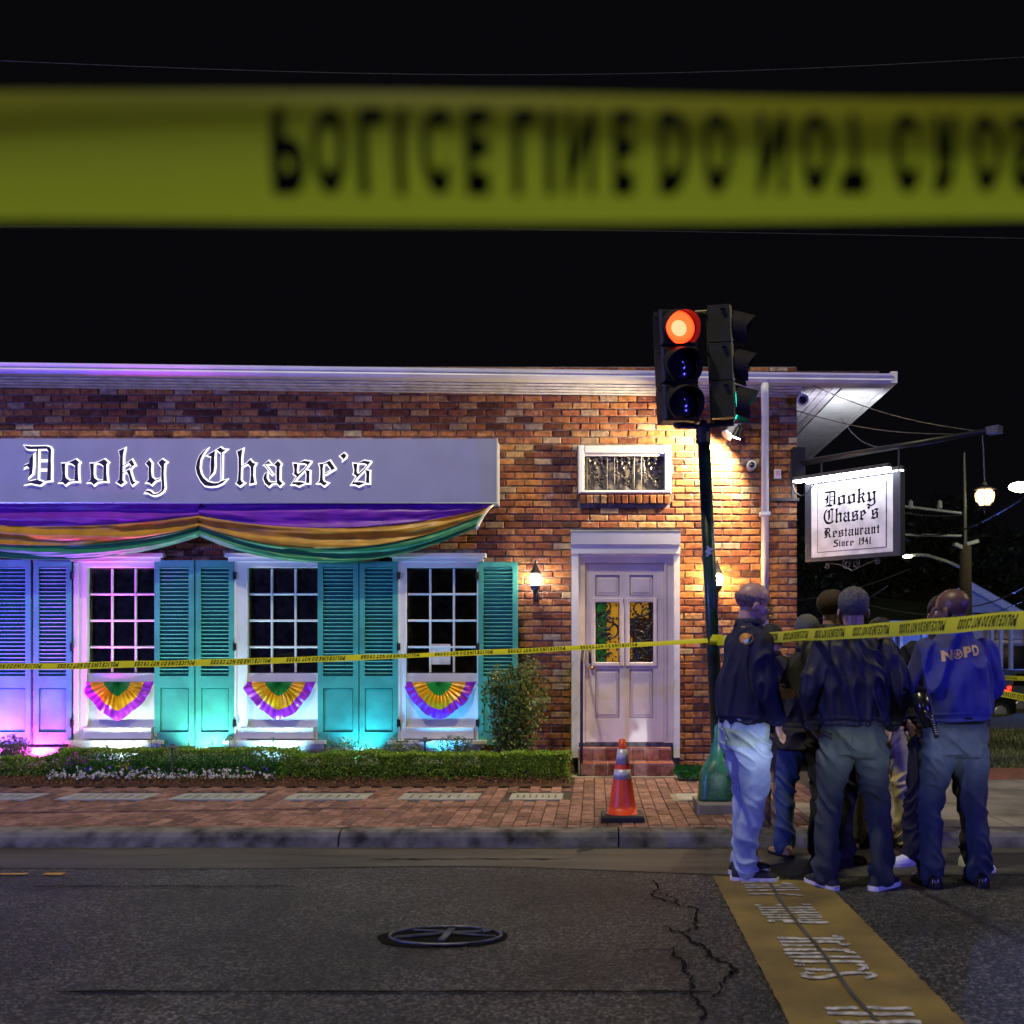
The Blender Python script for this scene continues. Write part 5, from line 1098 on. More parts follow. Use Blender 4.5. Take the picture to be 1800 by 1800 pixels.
# near tape across the top of the view, seen from behind
nearT = thing('police_tape', 'blurred yellow police tape stretched across the whole view close to the camera', 'tape', 'yellow police tapes')
def nt_place(s, v, lift=.0006):
    D_ = .577+.068*(s/1.0); x = -.62+s; px = VX+x*FPX/D_; top = 162+.004*px-8*noise.noise((s*2, 0, 0)); curl = .013*math.sin(v*math.pi)+.002*math.sin(s*9+v*3)
    zt = Z(top, D_); return Vector((x, D_-curl-lift, zt-W_*(1-v)))
q = MB(); n = 60; vs = [nt_place(i*1.1/n, j/8, 0) for i in range(n+1) for j in range(9)]; q.add(vs, [(i*9+j, (i+1)*9+j, (i+1)*9+j+1, i*9+j+1) for i in range(n) for j in range(8)]); q.build('tape_band', M['tape'], nearT, smooth=True)
D0 = .595; s_start = (475-VX)*D0/FPX+.62
q = tape_text(nt_place, 1.05, vflip=True, start=s_start, k=.42/1260); q.build('tape_print', M['print'], nearT)
def ribbon(name_label, A, B, sag, tiltf, seed=0, w=W_, thick=True, **kw):
    t = thing('police_tape', name_label, 'tape', 'yellow police tapes'); A, B = Vector(A), Vector(B); L = (B-A).length; dirv = (B-A).normalized()
    def place(s, v, lift=.0015):
        u = s/L; c = A+dirv*s-Vector((0, 0, sag*4*u*(1-u)))+Vector((0, 0, .006*noise.noise((s*2.2, seed, 0)))); th = tiltf(u)+.25*noise.noise((s*1.3, seed+4, 0)); side = dirv.cross(Vector((0, 0, 1))).normalized(); side = -side if side.y > 0 else side
        upv = Vector((0, 0, 1))*math.cos(th)-side*math.sin(th); nv = upv.cross(dirv).normalized(); nv = -nv if nv.y > 0 else nv
        return c+upv*(w*(v-.5))+nv*(lift+.004*math.sin(v*3.14))
    q = MB(); n = max(20, int(L*22)); vs = [place(L*i/n, j/5, 0) for i in range(n+1) for j in range(6)]; q.add(vs, [(i*6+j, (i+1)*6+j, (i+1)*6+j+1, i*6+j+1) for i in range(n) for j in range(5)]); q.build('tape_band', M['tape'], t, smooth=True)
    q = tape_text(place, L-.47, **kw); q.build('tape_print', M['print'], t); return t
ribbon('thin yellow police tape running across windows and door to the signal pole', P(-40, 1173, 8.1), P(1244, 1126, PD-.07), .035, lambda u: .75+.35*u, 1, rot180=True, start=.02, period=.595)
ribbon('wide yellow police tape passing in front of the group to the right edge', P(1262, 1127, PD-.07), (1.78, 3.35, Z(1089, 3.9)+.008), .0, lambda u: .15+.1*u, 5, rot180=True, start=.5, period=.59)
# bit of tape knotted round the pole
wt = MB(); c0 = P(1256, 1122, PD)
for k in range(3): wt.lathe([(.0605+.002*k, -.02-.005*k), (.0605+.002*k, .03-.004*k)], (c0.x, PD, c0.z-.012*k), 20)
wt2 = thing('tape_wrap', 'yellow tape wrapped round the signal pole beside the bald man', 'tape'); wt.build('wrap', M['tape'], wt2, smooth=True)
# ------------------------------------------------------------------ people
SK = {}
def skinmat(name, c): 
    m = mat(name, c, .42, var=.10, vscale=14, bump=.0012, bscale=90); m.node_tree.nodes['Principled BSDF'].inputs['Subsurface Weight'].default_value = 0; return m
SK['light'] = skinmat('skin_light', (.46, .27, .21)); SK['tan'] = skinmat('skin_tan', (.36, .20, .15)); SK['dark'] = skinmat('skin_dark', (.13, .065, .045))
def cloth(name, c, rough=.8, bump=.0012, bscale=220, sheen=0, spec=.2, **k): return mat(name, c, rough, var=.14, vscale=7, bump=bump, bscale=bscale, sheen=sheen, **k)
CL = dict(navy=cloth('navy_jacket', (.008, .009, .036)), navy2=cloth('dark_windbreaker', (.009, .009, .022), .6), blue=cloth('blue_jacket', (.045, .055, .26), .75), jeans=cloth('light_denim', (.36, .44, .56), c2=(.17, .24, .38)), denim=cloth('mid_denim', (.04, .075, .19), c2=(.02, .04, .11)),
    grey=cloth('slate_trousers', (.026, .035, .037)), dress=cloth('uniform_trousers', (.028, .038, .066)), khaki=cloth('khaki_trousers', (.72, .62, .30)), brown=cloth('brown_trousers', (.16, .12, .075)), black=cloth('black_cloth', (.010, .010, .014)), coat=cloth('dark_coat', (.014, .012, .014)),
    hairg=mat('grey_hair', (.10, .095, .09), .8, var=.3, vscale=60, bump=.004, bscale=160), stubble=mat('stubble', (.24, .15, .12), .6, var=.3, vscale=60, bump=.002, bscale=160), hairb=mat('brown_hair', (.05, .025, .012), .75, var=.3, vscale=60, bump=.005, bscale=140), hairk=mat('black_hair', (.01, .009, .009), .7, bump=.004, bscale=140), cap=cloth('grey_hood', (.10, .095, .09)),
    leather=mat('black_leather', (.012, .012, .013), .25), sole=mat('white_sole', (.72, .70, .66), .5), white=mat('white_shoe', (.75, .75, .78), .45, bump=.001), brown_shoe=mat('brown_leather', (.10, .045, .02), .4), tan_shoe=mat('tan_leather', (.30, .18, .07), .4), black_shoe=mat('black_canvas', (.015, .015, .018), .7), belt=mat('belt_black', (.01, .01, .01), .35), goldprint=mat('gold_print', (.75, .50, .20), .6))
def ellip(mb, c, r, rot=None, n=16, m=10):
    c = Vector(c); vs = []; fs = []
    for i in range(1, m):
        a = math.pi*i/m
        for k in range(n):
            t = 2*math.pi*k/n; v = Vector((r[0]*math.sin(a)*math.cos(t), r[1]*math.sin(a)*math.sin(t), r[2]*math.cos(a))); vs.append(c+(rot@v if rot else v))
    top_, bot = len(vs), len(vs)+1; vs += [c+(rot@Vector((0, 0, r[2])) if rot else Vector((0, 0, r[2]))), c-(rot@Vector((0, 0, r[2])) if rot else Vector((0, 0, r[2])))]
    for i in range(m-2):
        for k in range(n): fs.append((i*n+k, (i+1)*n+k, (i+1)*n+(k+1) % n, i*n+(k+1) % n))
    for k in range(n): fs += [(top_, k, (k+1) % n), (bot, (m-2)*n+(k+1) % n, (m-2)*n+k)]
    mb.add(vs, fs)
def limb(mb, pts, rs, sub=4, n=16):
    """tapered tube through joints with smooth interpolation, rounded ends"""
    P_ = [Vector(p) for p in pts]; out = []; ro = []
    for i in range(len(P_)-1):
        p0 = P_[max(i-1, 0)]; p1 = P_[i]; p2 = P_[i+1]; p3 = P_[min(i+2, len(P_)-1)]
        for s in range(sub):
            t = s/sub; a = 2*p1; b = (p2-p0)*.55; c = 2*p0-5*p1+4*p2-p3; d = -p0+3*p1-3*p2+p3
            out.append(p1.lerp(p2, t)*.45+.55*(.5*(a+(p2-p0)*t+c*t*t+d*t*t*t))); ro.append(rs[i]*(1-t)+rs[i+1]*t)
    out.append(P_[-1]); ro.append(rs[-1]); mb.tube(out, ro, n); ellip(mb, out[0], (ro[0],)*3, n=12, m=8); ellip(mb, out[-1], (ro[-1],)*3, n=12, m=8)
def rings(mb, rr, n=24, p=2.3):
    """rings: (z, cx, cy, rx, ry); superellipse sections"""
    vs = []
    for z, cx, cy, rx, ry in rr:
        for k in range(n):
            t = 2*math.pi*k/n; c, s = math.cos(t), math.sin(t); vs.append((cx+rx*math.copysign(abs(c)**(2/p), c), cy+ry*math.copysign(abs(s)**(2/p), s), z))
    m = len(rr); mb.add(vs, [(i*n+k, i*n+(k+1) % n, (i+1)*n+(k+1) % n, (i+1)*n+k) for i in range(m-1) for k in range(n)]+[tuple(range(n))[::-1], tuple(range((m-1)*n, m*n))])
def remesh(mb, name, material, parent, vox, fn=None, smooth=3, clip=None):
    me = mb.mesh(name+'_src'); o = bpy.data.objects.new(name+'_src', me); col.objects.link(o)
    md = o.modifiers.new('r', 'REMESH'); md.mode = 'VOXEL'; md.voxel_size = vox; md.use_smooth_shade = True
    s = o.modifiers.new('s', 'SMOOTH'); s.iterations = smooth; s.factor = .6
    dg = bpy.context.evaluated_depsgraph_get(); dg.update(); ev_ = o.evaluated_get(dg); m2 = bpy.data.meshes.new_from_object(ev_); bpy.data.objects.remove(o); bpy.data.meshes.remove(me)
    m2.name = name
    if fn:
        nv = len(m2.vertices); co = np.empty(nv*3); no = np.empty(nv*3); m2.vertices.foreach_get('co', co); m2.vertex_normals.foreach_get('vector', no); co = co.reshape(-1, 3); no = no.reshape(-1, 3)
        d = np.array([fn(c, n_) for c, n_ in zip(co, no)]); co += no*d[:, None]; m2.vertices.foreach_set('co', co.ravel()); m2.update()
    m2.polygons.foreach_set('use_smooth', [True]*len(m2.polygons))
    return link(name, m2, material, parent)
def foldfn(amp, sx_, sz_, seed, fine=.0, hem=None):
    def f(c, n_):
        w1 = noise.noise((c[0]*2+seed, c[1]*2, c[2]*1.5)); p = Vector((c[0]*sx_+w1*1.6, c[1]*sx_+seed, c[2]*sz_+w1*2.2)); v = max(0, 1-2.6*abs(noise.noise(p)))**1.6; v2 = noise.noise((c[0]*sx_*2.3, c[1]*sx_*2.3+seed*2, c[2]*sz_*2.1))
        return (1-abs(n_[2])**2)*(amp*(v-.45)+amp*.45*v2)+(fine*(1-abs(n_[2]))*math.sin(c[2]*170+6*w1)*max(0, 1-abs(c[2]-hem)/.06) if hem is not None else 0)
    return f
def trouserfn(amp, seed, ankle=.14, crease=False):
    def f(c, n_):
        z = c[2]; w1 = noise.noise((c[0]*3+seed, c[1]*3, z*2)); kn = math.exp(-((z-.50)/.12)**2); an = math.exp(-((z-ankle)/.10)**2); cr = math.exp(-((z-.84)/.09)**2); k = .35+.8*kn+1.1*an+.9*cr
        v = max(0, 1-2.6*abs(noise.noise((c[0]*5+seed, c[1]*5, z*10+w1*2.5+c[0]*9))))**1.5; lng = noise.noise((c[0]*13+seed, c[1]*13, z*2.2))
        return amp*k*(v-.4)*1.0+amp*.55*lng
    return f
def person(label, px, D_, H, face, cl, arms='pocket', hair=None, spread=.14, toes=(0.25, -.25), skin='light', girth=1.0, headturn=0, headtilt=0, shoe='black_shoe', sole='sole', jl=.98, coat=None, lean=0, seed=1, stagger=0, bald=0, heel=False, jf_=(7, 3.0), armL=None, armR=None, zoff=0):
    """local frame: +y is where the body faces; face = rotation about z"""
    t = thing('person', label, 'person'); s = H/1.808; g = girth
    jf = lambda x, y, z: (x*s, y*s, z*s)
    hipx = .095
    fx = [-spread, spread]; fy = [stagger, -stagger]; zf = zoff
    kn = [(-hipx*.55-spread*.55, .03+stagger*.5, .50), (hipx*.55+spread*.55, .03-stagger*.5, .50)]
    AR = dict(pocket=[(-.185, -.01, 1.445), (-.262*g, -.07, 1.19), (-.225*g, .07, .975), (-.19*g, .13, .90)], front=[(-.185, .0, 1.445), (-.232*g, .03, 1.19), (-.17, .24, 1.12), (-.10, .30, 1.12)], down=[(-.185, -.01, 1.445), (-.25*g, -.04, 1.18), (-.26*g, .03, .95), (-.26*g, .05, .87)], fwd=[(-.185, .0, 1.445), (-.215*g, .02, 1.17), (-.215*g, .10, .985), (-.185*g, .13, .915)],
              cross=[(-.185, .0, 1.445), (-.25*g, .03, 1.20), (-.05, .22*g, 1.20), (.06, .23*g, 1.22)], wide=[(-.185, -.01, 1.445), (-.252*g, -.05, 1.18), (-.222*g, .06, .985), (-.18*g, .12, .93)], face=[(-.185, .02, 1.44), (-.30, .12, 1.25), (-.12, .22, 1.42), (-.08, .20, 1.50)])
    aL = AR[armL or arms]; aR = [(-x, y, z) for x, y, z in AR[armR or arms]]; ly = lean
    ln_ = lambda p: (p[0], p[1]+ly*max(0, (p[2]-.95))/.8, p[2])
    # ---- body: one continuous skin surface
    q = MB(); hm = (Matrix.Rotation(headturn, 3, 'Z')@Matrix.Rotation(headtilt, 3, 'X'))*1.05; hc = Vector((0, ly*.95, 1.578)); h = lambda x, y, z: tuple((hc+hm@Vector((x, y, z)))*s)
    es = lambda c, r: ellip(q, h(*c), tuple(v*s for v in r), rot=hm, n=20, m=14)
    es((0, -.012, .135), (.080, .101, .088)); es((0, .025, .07), (.064, .070, .085)); es((0, .062, .012), (.032, .028, .024)); es((0, .045, .03), (.055, .048, .040))
    es((0, .085, .118), (.050, .018, .014)); es((0, .098, .045), (.026, .012, .007)); es((0, .096, .036), (.022, .012, .006)); es((-.038, .075, .075), (.022, .02, .018)); es((.038, .075, .075), (.022, .02, .018))
    for sg_ in (-1, 1): 
        rm = hm@Matrix.Rotation(R(18*sg_), 3, 'Z')@Matrix.Rotation(R(-12), 3, 'X'); ellip(q, h(.081*sg_, -.006, .078), (.010*s, .020*s, .033*s), rot=rm, n=12, m=8); ellip(q, h(.085*sg_, -.016, .084), (.008*s, .010*s, .026*s), rot=rm, n=10, m=8)
    limb(q, [h(0, .096, .112), h(0, .110, .088), h(0, .116, .076)], [.008*s, .011*s, .015*s], 3, 10); es((-.014, .103, .072), (.010, .010, .008)); es((.014, .103, .072), (.010, .010, .008))
    limb(q, [jf(*ln_((0, -.015, 1.46))), jf(*ln_((0, -.018, 1.54))), h(0, -.02, .06)], [.052*s, .058*s*g**.4, .057*s*g**.4], 4, 18)
    rings(q, [tuple(v*s for v in r_) for r_ in ((.88, 0, 0, .12, .075), (.98, 0, 0, .13, .08), (1.1, 0, ly*.2, .13, .08), (1.3, 0, ly*.45, .15, .085), (1.40, 0, ly*.6, .13, .07), (1.46, 0, ly*.7, .07, .05))])
    for i in (0, 1):
        sg_ = (-1, 1)[i]; limb(q, [jf(sg_*hipx, 0, .90), jf(*kn[i]), jf(fx[i], fy[i]-.02, .10)], [.070*s, .040*s, .030*s], 5)
        A = [jf(*ln_(p)) for p in (aL, aR)[i]]; limb(q, A[:3], [.040*s, .034*s, .027*s], 5)
        wr, hd_ = Vector(A[2]), Vector(A[3]); d = (hd_-wr).normalized(); pc = wr+d*.055*s; qr = d.to_track_quat('Z', 'X').to_matrix(); ellip(q, pc, (.040*s, .018*s, .052*s), rot=qr, n=12, m=8)
        for k in range(4):
            o_ = qr@Vector(((k-1.5)*.019*s, 0, .045*s)); L_ = (.062, .072, .068, .052)[k]*s; b_ = pc+o_; m_ = b_+d*L_*.5+qr@Vector((0, .006*s, 0)); limb(q, [b_, m_, b_+d*L_*.9+qr@Vector((0, .022*s, 0))], [.0092*s, .0085*s, .007*s], 2, 8)
        tb = pc+qr@Vector((.036*s*-sg_, 0, -.015*s)); limb(q, [tb, tb+qr@Vector((-.022*sg_*s, .008*s, .03*s)), tb+qr@Vector((-.02*sg_*s, .018*s, .058*s))], [.012*s, .010*s, .008*s], 2, 8)
    body = remesh(q, 'body', SK[skin], t, .0078, smooth=2)
    # eyes
    q = MB()
    for sg_ in (-1, 1): ellip(q, h(.031*sg_, .079, .098), (.0125*s,)*3, n=12, m=8)
    q.build('eye', CL['sole'], body, smooth=True)
    # ---- trousers
    q = MB(); tw_ = .012
    rings(q, [tuple(v*s for v in r_) for r_ in ((.80, 0, 0, .165*g, .125*g), (.90, 0, -.006, .178*g, .132*g), (1.0, 0, 0, .172*g, .125*g), (1.07, 0, .0, .165*g, .118*g))])
    for i in (0, 1):
        sg_ = (-1, 1)[i]; limb(q, [jf(sg_*hipx*.95, -.004, .90), jf(sg_*(hipx*.9+spread*.18), .012, .72), jf(*kn[i]), jf(fx[i]*.93+kn[i][0]*.07, fy[i]-.01, .26), jf(fx[i], fy[i]-.005, .075)], [.108*s*g**.6, .098*s*g**.5, .074*s, .071*s, .074*s], 5, 22)
    tr = remesh(q, 'trousers', cl[1], t, .0085, trouserfn(.021*s, seed), smooth=7)
    # ---- jacket with sleeves
    q = MB(); jb = jl
    tors = [(jb-.02, 0, 0, .180*g, .130*g), (jb+.035, 0, 0, .196*g, .148*g), (1.10, 0, ly*.2, .198*g, .148*g), (1.24, 0, ly*.38, .205*g**.7, .142*g), (1.36, 0, ly*.5, .212, .134), (1.43, 0, ly*.62, .205, .118), (1.475, 0, ly*.66, .165, .10), (1.515, 0, ly*.72-.008, .112, .086), (1.545, 0, ly*.75-.012, .088, .080), (1.575, 0, ly*.8-.012, .082, .079)]
    if coat: tors = [(coat, 0, 0, .235*g, .17*g), (coat+.12, 0, 0, .225*g, .165*g)]+tors[1:]
    rings(q, [tuple(v*s for v in r_) for r_ in tors], 28)
    for i in (0, 1):
        A = [jf(*ln_(p)) for p in (aL, aR)[i]]; e = Vector(A[1]); a0 = Vector(A[0]); w_ = Vector(A[2]); limb(q, [a0, a0.lerp(e, .5)+Vector((0, -.004, 0)), e, e.lerp(w_, .55), w_], [.070*s*g**.4, .068*s*g**.5, .064*s*g**.4, .057*s, .050*s], 5, 20)
    jk = remesh(q, 'jacket', cl[0], t, .0085, foldfn(.025*s, jf_[0], jf_[1], seed*3.1, .006, jb*s), smooth=16)
    # ---- collar
    q = MB(); cb_ = Vector(jf(*ln_((0, -.012, 1.545)))); rings(q, [(cb_.z, cb_.x, cb_.y, .086*s, .084*s), (cb_.z+.045*s, cb_.x, cb_.y+.004, .078*s, .078*s), (cb_.z+.043*s, cb_.x, cb_.y+.004, .070*s, .070*s), (cb_.z, cb_.x, cb_.y, .074*s, .072*s)], 24, 2.0)
    q.build('collar', cl[0], jk, smooth=True)
    # ---- shoes
    for i in (0, 1):
        a = toes[i]; m = Matrix.Rotation(a, 3, 'Z'); c0 = Vector(jf(fx[i], fy[i], 0)); u_ = MB(); so = MB()
        up_ = [(0.028, -.02, .062), (.05, -.015, .075), (.075, -.03, .058), (.10, -.045, .046)]
        prof = [(-.095, .030, .050), (-.07, .036, .085), (-.03, .037, .098), (.03, .040, .085), (.08, .045, .060), (.13, .043, .048), (.165, .032, .038), (.18, .012, .026)]
        vs = []; n = 14
        for yq, hw, ht in prof:
            for k in range(n):
                tt = math.pi*k/(n-1); vs.append(c0+m@(Vector((hw*math.cos(tt), yq, .024+(ht-.012)*max(0, math.sin(tt))**.7))*s))
        u_.add(vs, [(r_*n+k, r_*n+k+1, (r_+1)*n+k+1, (r_+1)*n+k) for r_ in range(7) for k in range(n-1)]+[tuple(range(n))[::-1], tuple(range(7*n, 8*n))])
        so_pts = [(-.105, .018), (-.09, .036), (-.03, .040), (.03, .043), (.09, .049), (.14, .047), (.175, .032), (.188, .010)]
        ring = [(x_, y_) for y_, x_ in so_pts]+[(-x_, y_) for y_, x_ in reversed(so_pts)]; vs = []
        for zq in (.0, .027): vs += [c0+m@(Vector((x_, y_, zq))*s) for x_, y_ in ring]
        k_ = len(ring); so.add(vs, [tuple(range(k_))[::-1], tuple(range(k_, 2*k_))]+[(j, (j+1) % k_, k_+(j+1) % k_, k_+j) for j in range(k_)])
        so_o = u_.build('shoe', CL[shoe], t, smooth=True); so.build('sole', CL[sole], so_o)
    # ---- hair
    if hair:
        q = MB(); hm_ = CL[hair]
        ellip(q, h(0, -.022, .142), (.0865*s, .1035*s, .088*s), rot=hm, n=26, m=18); 
        o = q.build('hair', hm_, t, smooth=True); me = o.data; bm = bmesh.new(); bm.from_mesh(me); inv = hm.inverted()
        lim = -.035 if not bald else .0
        for v in list(bm.verts):
            L_ = inv@(v.co/s-hc); 
            line = .055+max(0, L_.y+.035)*1.05
            if bald: kill = L_.z > .15 or L_.z < .045+max(0, L_.y+.02)*1.2 or L_.y > .05
            else: kill = L_.z < line or (L_.y > .070 and L_.z < .175)
            if kill: bm.verts.remove(v)
        for v in bm.verts: v.co += (v.co-Vector(hc)*s).normalized()*.004*noise.noise(v.co*60)
        bm.to_mesh(me); bm.free(); sm_ = o.modifiers.new('thick', 'SOLIDIFY'); sm_.thickness = .006; sm_.offset = 0
    t.location = (X(px, D_), D_, zoff); t.rotation_euler = (0, 0, face)
    t['sc'] = s
    return t, body, jk, tr
def decal(obj_, root, verts2, faces, org, rgt, upv, dirv, m_, name, parent, lift=.005):
    """drape flat artwork over a garment by ray casting (world space frame)"""
    bpy.context.view_layer.update(); inv = root.matrix_world.inverted(); bvh = BVHTree.FromPolygons([v.co for v in obj_.data.vertices], [tuple(p.vertices) for p in obj_.data.polygons]); out = []
    for x_, y_ in verts2:
        w_ = org+rgt*x_+upv*y_; a = inv@(w_-dirv*.6); d = (inv.to_3x3()@dirv).normalized(); hit = bvh.ray_cast(a, d); p = hit[0] if hit[0] is not None else inv@w_; out.append(p-d*lift)
    q = MB(); q.add(out, faces); return q.build(name, m_, parent)
def subdiv(v, f, cuts=2):
    bm = bmesh.new(); vv = [bm.verts.new((a[0], a[1], 0)) for a in v]; bm.verts.ensure_lookup_table()
    for fc in f:
        try: bm.faces.new([vv[i] for i in fc])
        except ValueError: pass
    bmesh.ops.triangulate(bm, faces=bm.faces)
    for _ in range(cuts): bmesh.ops.subdivide_edges(bm, edges=[e for e in bm.edges if e.calc_length() > .012], cuts=1)
    bmesh.ops.triangulate(bm, faces=bm.faces); bm.verts.index_update(); r = [tuple(a.co)[:2] for a in bm.verts], [tuple(a.index for a in b.verts) for b in bm.faces]; bm.free(); return r
p1_, b1, j1, t1 = person('bald man in navy jacket and pale jeans beside the signal pole, hand in pocket', 1311, 6.62, 1.90, R(-76), (CL['navy'], CL['jeans']), armL='front', armR='fwd', skin='light', girth=1.12, headturn=R(-8), headtilt=R(-14), spread=.10, toes=(.15, -.35), jl=.965, seed=2, lean=.03, hair='stubble', bald=1, stagger=.03, jf_=(9, 2.0))
p2_, *_ = person('short person with dark hair, brown trousers and dark jacket mostly hidden behind the bald man', 1357, 7.85, 1.66, R(-20), (CL['black'], CL['brown']), arms='face', hair='hairk', skin='tan', shoe='brown_shoe', sole='leather', spread=.07, seed=5, girth=.92, jl=.93)
p3_, *_ = person('person in long dark coat, blue jeans and grey cap left of the grey haired man', 1416, 7.30, 1.71, R(10), (CL['coat'], CL['denim']), arms='front', hair='cap', skin='tan', shoe='tan_shoe', sole='leather', spread=.17, seed=7, girth=1.0, coat=.80)
p4_, *_ = person('man with short brown hair seen in profile behind the grey haired man', 1462, 7.05, 1.87, R(-50), (CL['navy2'], CL['black']), arms='front', hair='hairb', skin='light', shoe='black_shoe', sole='leather', spread=.09, seed=9, headturn=R(-15), lean=.02, headtilt=R(-6))
p6_, *_ = person('person in pale khaki trousers, upper body hidden behind the grey haired man', 1548, 7.6, 1.70, R(172), (CL['black'], CL['khaki']), arms='cross', hair='hairk', skin='tan', shoe='brown_shoe', sole='leather', spread=.19, seed=11)
p5_, b5, j5, t5 = person('grey haired man seen from behind in dark windbreaker and slate trousers', 1500, 6.32, 1.845, R(-4), (CL['navy2'], CL['grey']), arms='wide', hair='hairg', skin='tan', shoe='black_shoe', girth=1.08, spread=.165, toes=(.5, -.75), headturn=R(-6), seed=13, jl=1.0, jf_=(10, 1.7))
p7_, *_ = person('dark clothed person with white sneakers standing behind the officer with gold letters', 1656, 6.95, 1.83, R(165), (CL['black'], CL['black']), arms='wide', hair='hairk', skin='dark', shoe='white', spread=.19, toes=(.7, -.9), seed=17, girth=1.12)
p8_, b8, j8, t8 = person('bald officer seen from behind in a blue jacket with gold letters across the shoulders', 1677, 6.38, 1.845, R(6), (CL['blue'], CL['dress']), arms='front', skin='dark', girth=1.12, spread=.155, toes=(.1, -.1), headturn=R(34), headtilt=R(-8), shoe='leather', sole='leather', seed=19, jl=1.02)
# name on the blue jacket, star between N and P; shoulder patches
dv = Vector((0, 1, 0)); rg = Vector((1, 0, 0)); D8 = 6.2; sc8 = D8/FPX
def pxp(px, py, D_): return P(px, py, D_)
ang = math.atan2(1138-1125, 1728-1663)*.0+R(7)
rx = Vector((math.cos(ang), 0, math.sin(ang))); uz = Vector((-math.sin(ang)*.3, 0, 1)).normalized()
for ch, px, w_ in (('N', 1661, 20), ('P', 1701, 14), ('D', 1717, 14)):
    v, f = fontmesh(ch); v2, f2 = subdiv([(a*w_*sc8, b*19*sc8) for a, b in v], f); decal(j8, p8_, v2, f2, pxp(px, 1163-(px-1661)*.17, D8), rx, uz, dv, CL['goldprint'], 'back_lettering', j8)
st_ = []; cyy = 9.5*sc8
n = 40; ringv = [(.0+math.cos(2*math.pi*k/n)*r_*sc8, math.sin(2*math.pi*k/n)*r_*sc8) for r_ in (8.6, 6.6) for k in range(n)]; ringf = [(k, (k+1) % n, n+(k+1) % n, n+k) for k in range(n)]
decal(j8, p8_, ringv, ringf, pxp(1690, 1150, D8), rx, uz, dv, CL['goldprint'], 'star_badge', j8)
sv = [(0, 0)]+[(math.sin(math.pi*k/5)*(7.4 if k % 2 == 0 else 2.9)*sc8, math.cos(math.pi*k/5)*(7.4 if k % 2 == 0 else 2.9)*sc8) for k in range(10)]; v2, f2 = subdiv(sv, [(0, 1+k, 1+(k+1) % 10) for k in range(10)], 1)
decal(j8, p8_, v2, f2, pxp(1690, 1150, D8), rx, uz, dv, CL['goldprint'], 'star_badge', j8)
pm1, pm2 = mat('patch_gold', (.55, .25, .04), .6), mat('patch_blue', (.25, .45, .75), .6)
dk = lambda r0, r1, a0=0, a1=6.2832, n=28: ([(math.cos(a0+(a1-a0)*k/n)*r_*sc8, math.sin(a0+(a1-a0)*k/n)*r_*sc8) for r_ in (r0, r1) for k in range(n+1)], [(k, k+1, n+1+k+1, n+1+k) for k in range(n)])
v2, f2 = dk(10.5, 0.1); decal(j1, p1_, v2, f2, pxp(1318.5, 1122, 6.3), rg, Vector((0, 0, 1)), dv, pm1, 'shoulder_patch', j1, .006)
v2, f2 = dk(8, 0.1, 3.3, 6.1); decal(j1, p1_, v2, f2, pxp(1319, 1123, 6.3), rg, Vector((0, 0, 1)), dv, pm2, 'patch_emblem', j1, .0075)
v2, f2 = dk(8.8, 7.9); decal(j1, p1_, v2, f2, pxp(1318.5, 1122, 6.3), rg, Vector((0, 0, 1)), dv, CL['navy'], 'patch_ring', j1, .0078)
decal(j1, p1_, [(0, 0), (7*sc8, 0), (7*sc8, 1.6*sc8), (0, 1.6*sc8)], [(0, 1, 2, 3)], pxp(1312, 1101, 6.3), rg, Vector((0, 0, 1)), dv, pm1, 'rank_bar', j1, .006)
# belts, holster, pockets, shoe mark
def beltband(t, tr, s, g, z0, z1): 
    q = MB(); n = 36; vs = [((.176*g+.004)*s*math.cos(2*math.pi*k/n), (.129*g+.004)*s*math.sin(2*math.pi*k/n), z*s) for z in (z0, z1) for k in range(n)]; q.add(vs, [(k, (k+1) % n, n+(k+1) % n, n+k) for k in range(n)]); o = q.build('belt', CL['belt'], t, smooth=True); m_ = o.modifiers.new('t', 'SOLIDIFY'); m_.thickness = .008
beltband(p8_, t8, p8_['sc'], 1.14, .995, 1.035)
ho = thing('holster', 'black leather holster with magazine hanging at the left hip of the officer with gold letters', 'holster'); hp = P(1625, 1258, 6.17)
q = MB(); q.tube([hp+Vector((-.03, 0, .14)), hp+Vector((-.01, -.01, .04)), hp+Vector((.02, -.015, -.07))], [.045, .050, .034], 10); q.build('pouch', CL['leather'], ho, smooth=True)
q = MB(); q.tube([hp+Vector((-.02, -.05, .03)), hp+Vector((.03, -.055, -.02)), hp+Vector((.055, -.06, -.13))], [.016, .019, .013], 8); q.build('grip', CL['leather'], ho, smooth=True)
q = MB()
for k in range(7): q.obox(hp+Vector((.025+.004*k, -.072, -.02-.014*k)), .018, .004, .005)
q.build('cartridge_row', M['iron'], ho)
q = MB(); q.tube([hp+Vector((-.06, -.02, .17)), hp+Vector((.0, -.03, .15))], .014, 8); q.build('strap', CL['leather'], ho)
for nm, root, jo, cxs, py0, py1, D_, m_ in (('back_pocket', p1_, t1, (1274, 1312), 1284, 1318, 6.3, CL['jeans']), ('back_pocket', p5_, t5, (1463, 1488), 1290, 1318, 6.0, CL['grey']), ('back_pocket', p5_, t5, (1512, 1538), 1290, 1318, 6.0, CL['grey'])):
    k_ = D_/FPX; w_, h_ = (cxs[1]-cxs[0])*k_, (py1-py0)*k_; v2, f2 = subdiv([(0, h_*.15), (w_/2, 0), (w_, h_*.15), (w_, h_), (0, h_)], [(0, 1, 2, 3, 4)], 4)
    o = decal(jo, root, v2, f2, P(cxs[0], py1, D_), rg, Vector((0, 0, 1)), dv, m_, nm, jo, .004)
sh_ = p5_; q = MB(); sp0 = P(1542, 1551, 6.24)
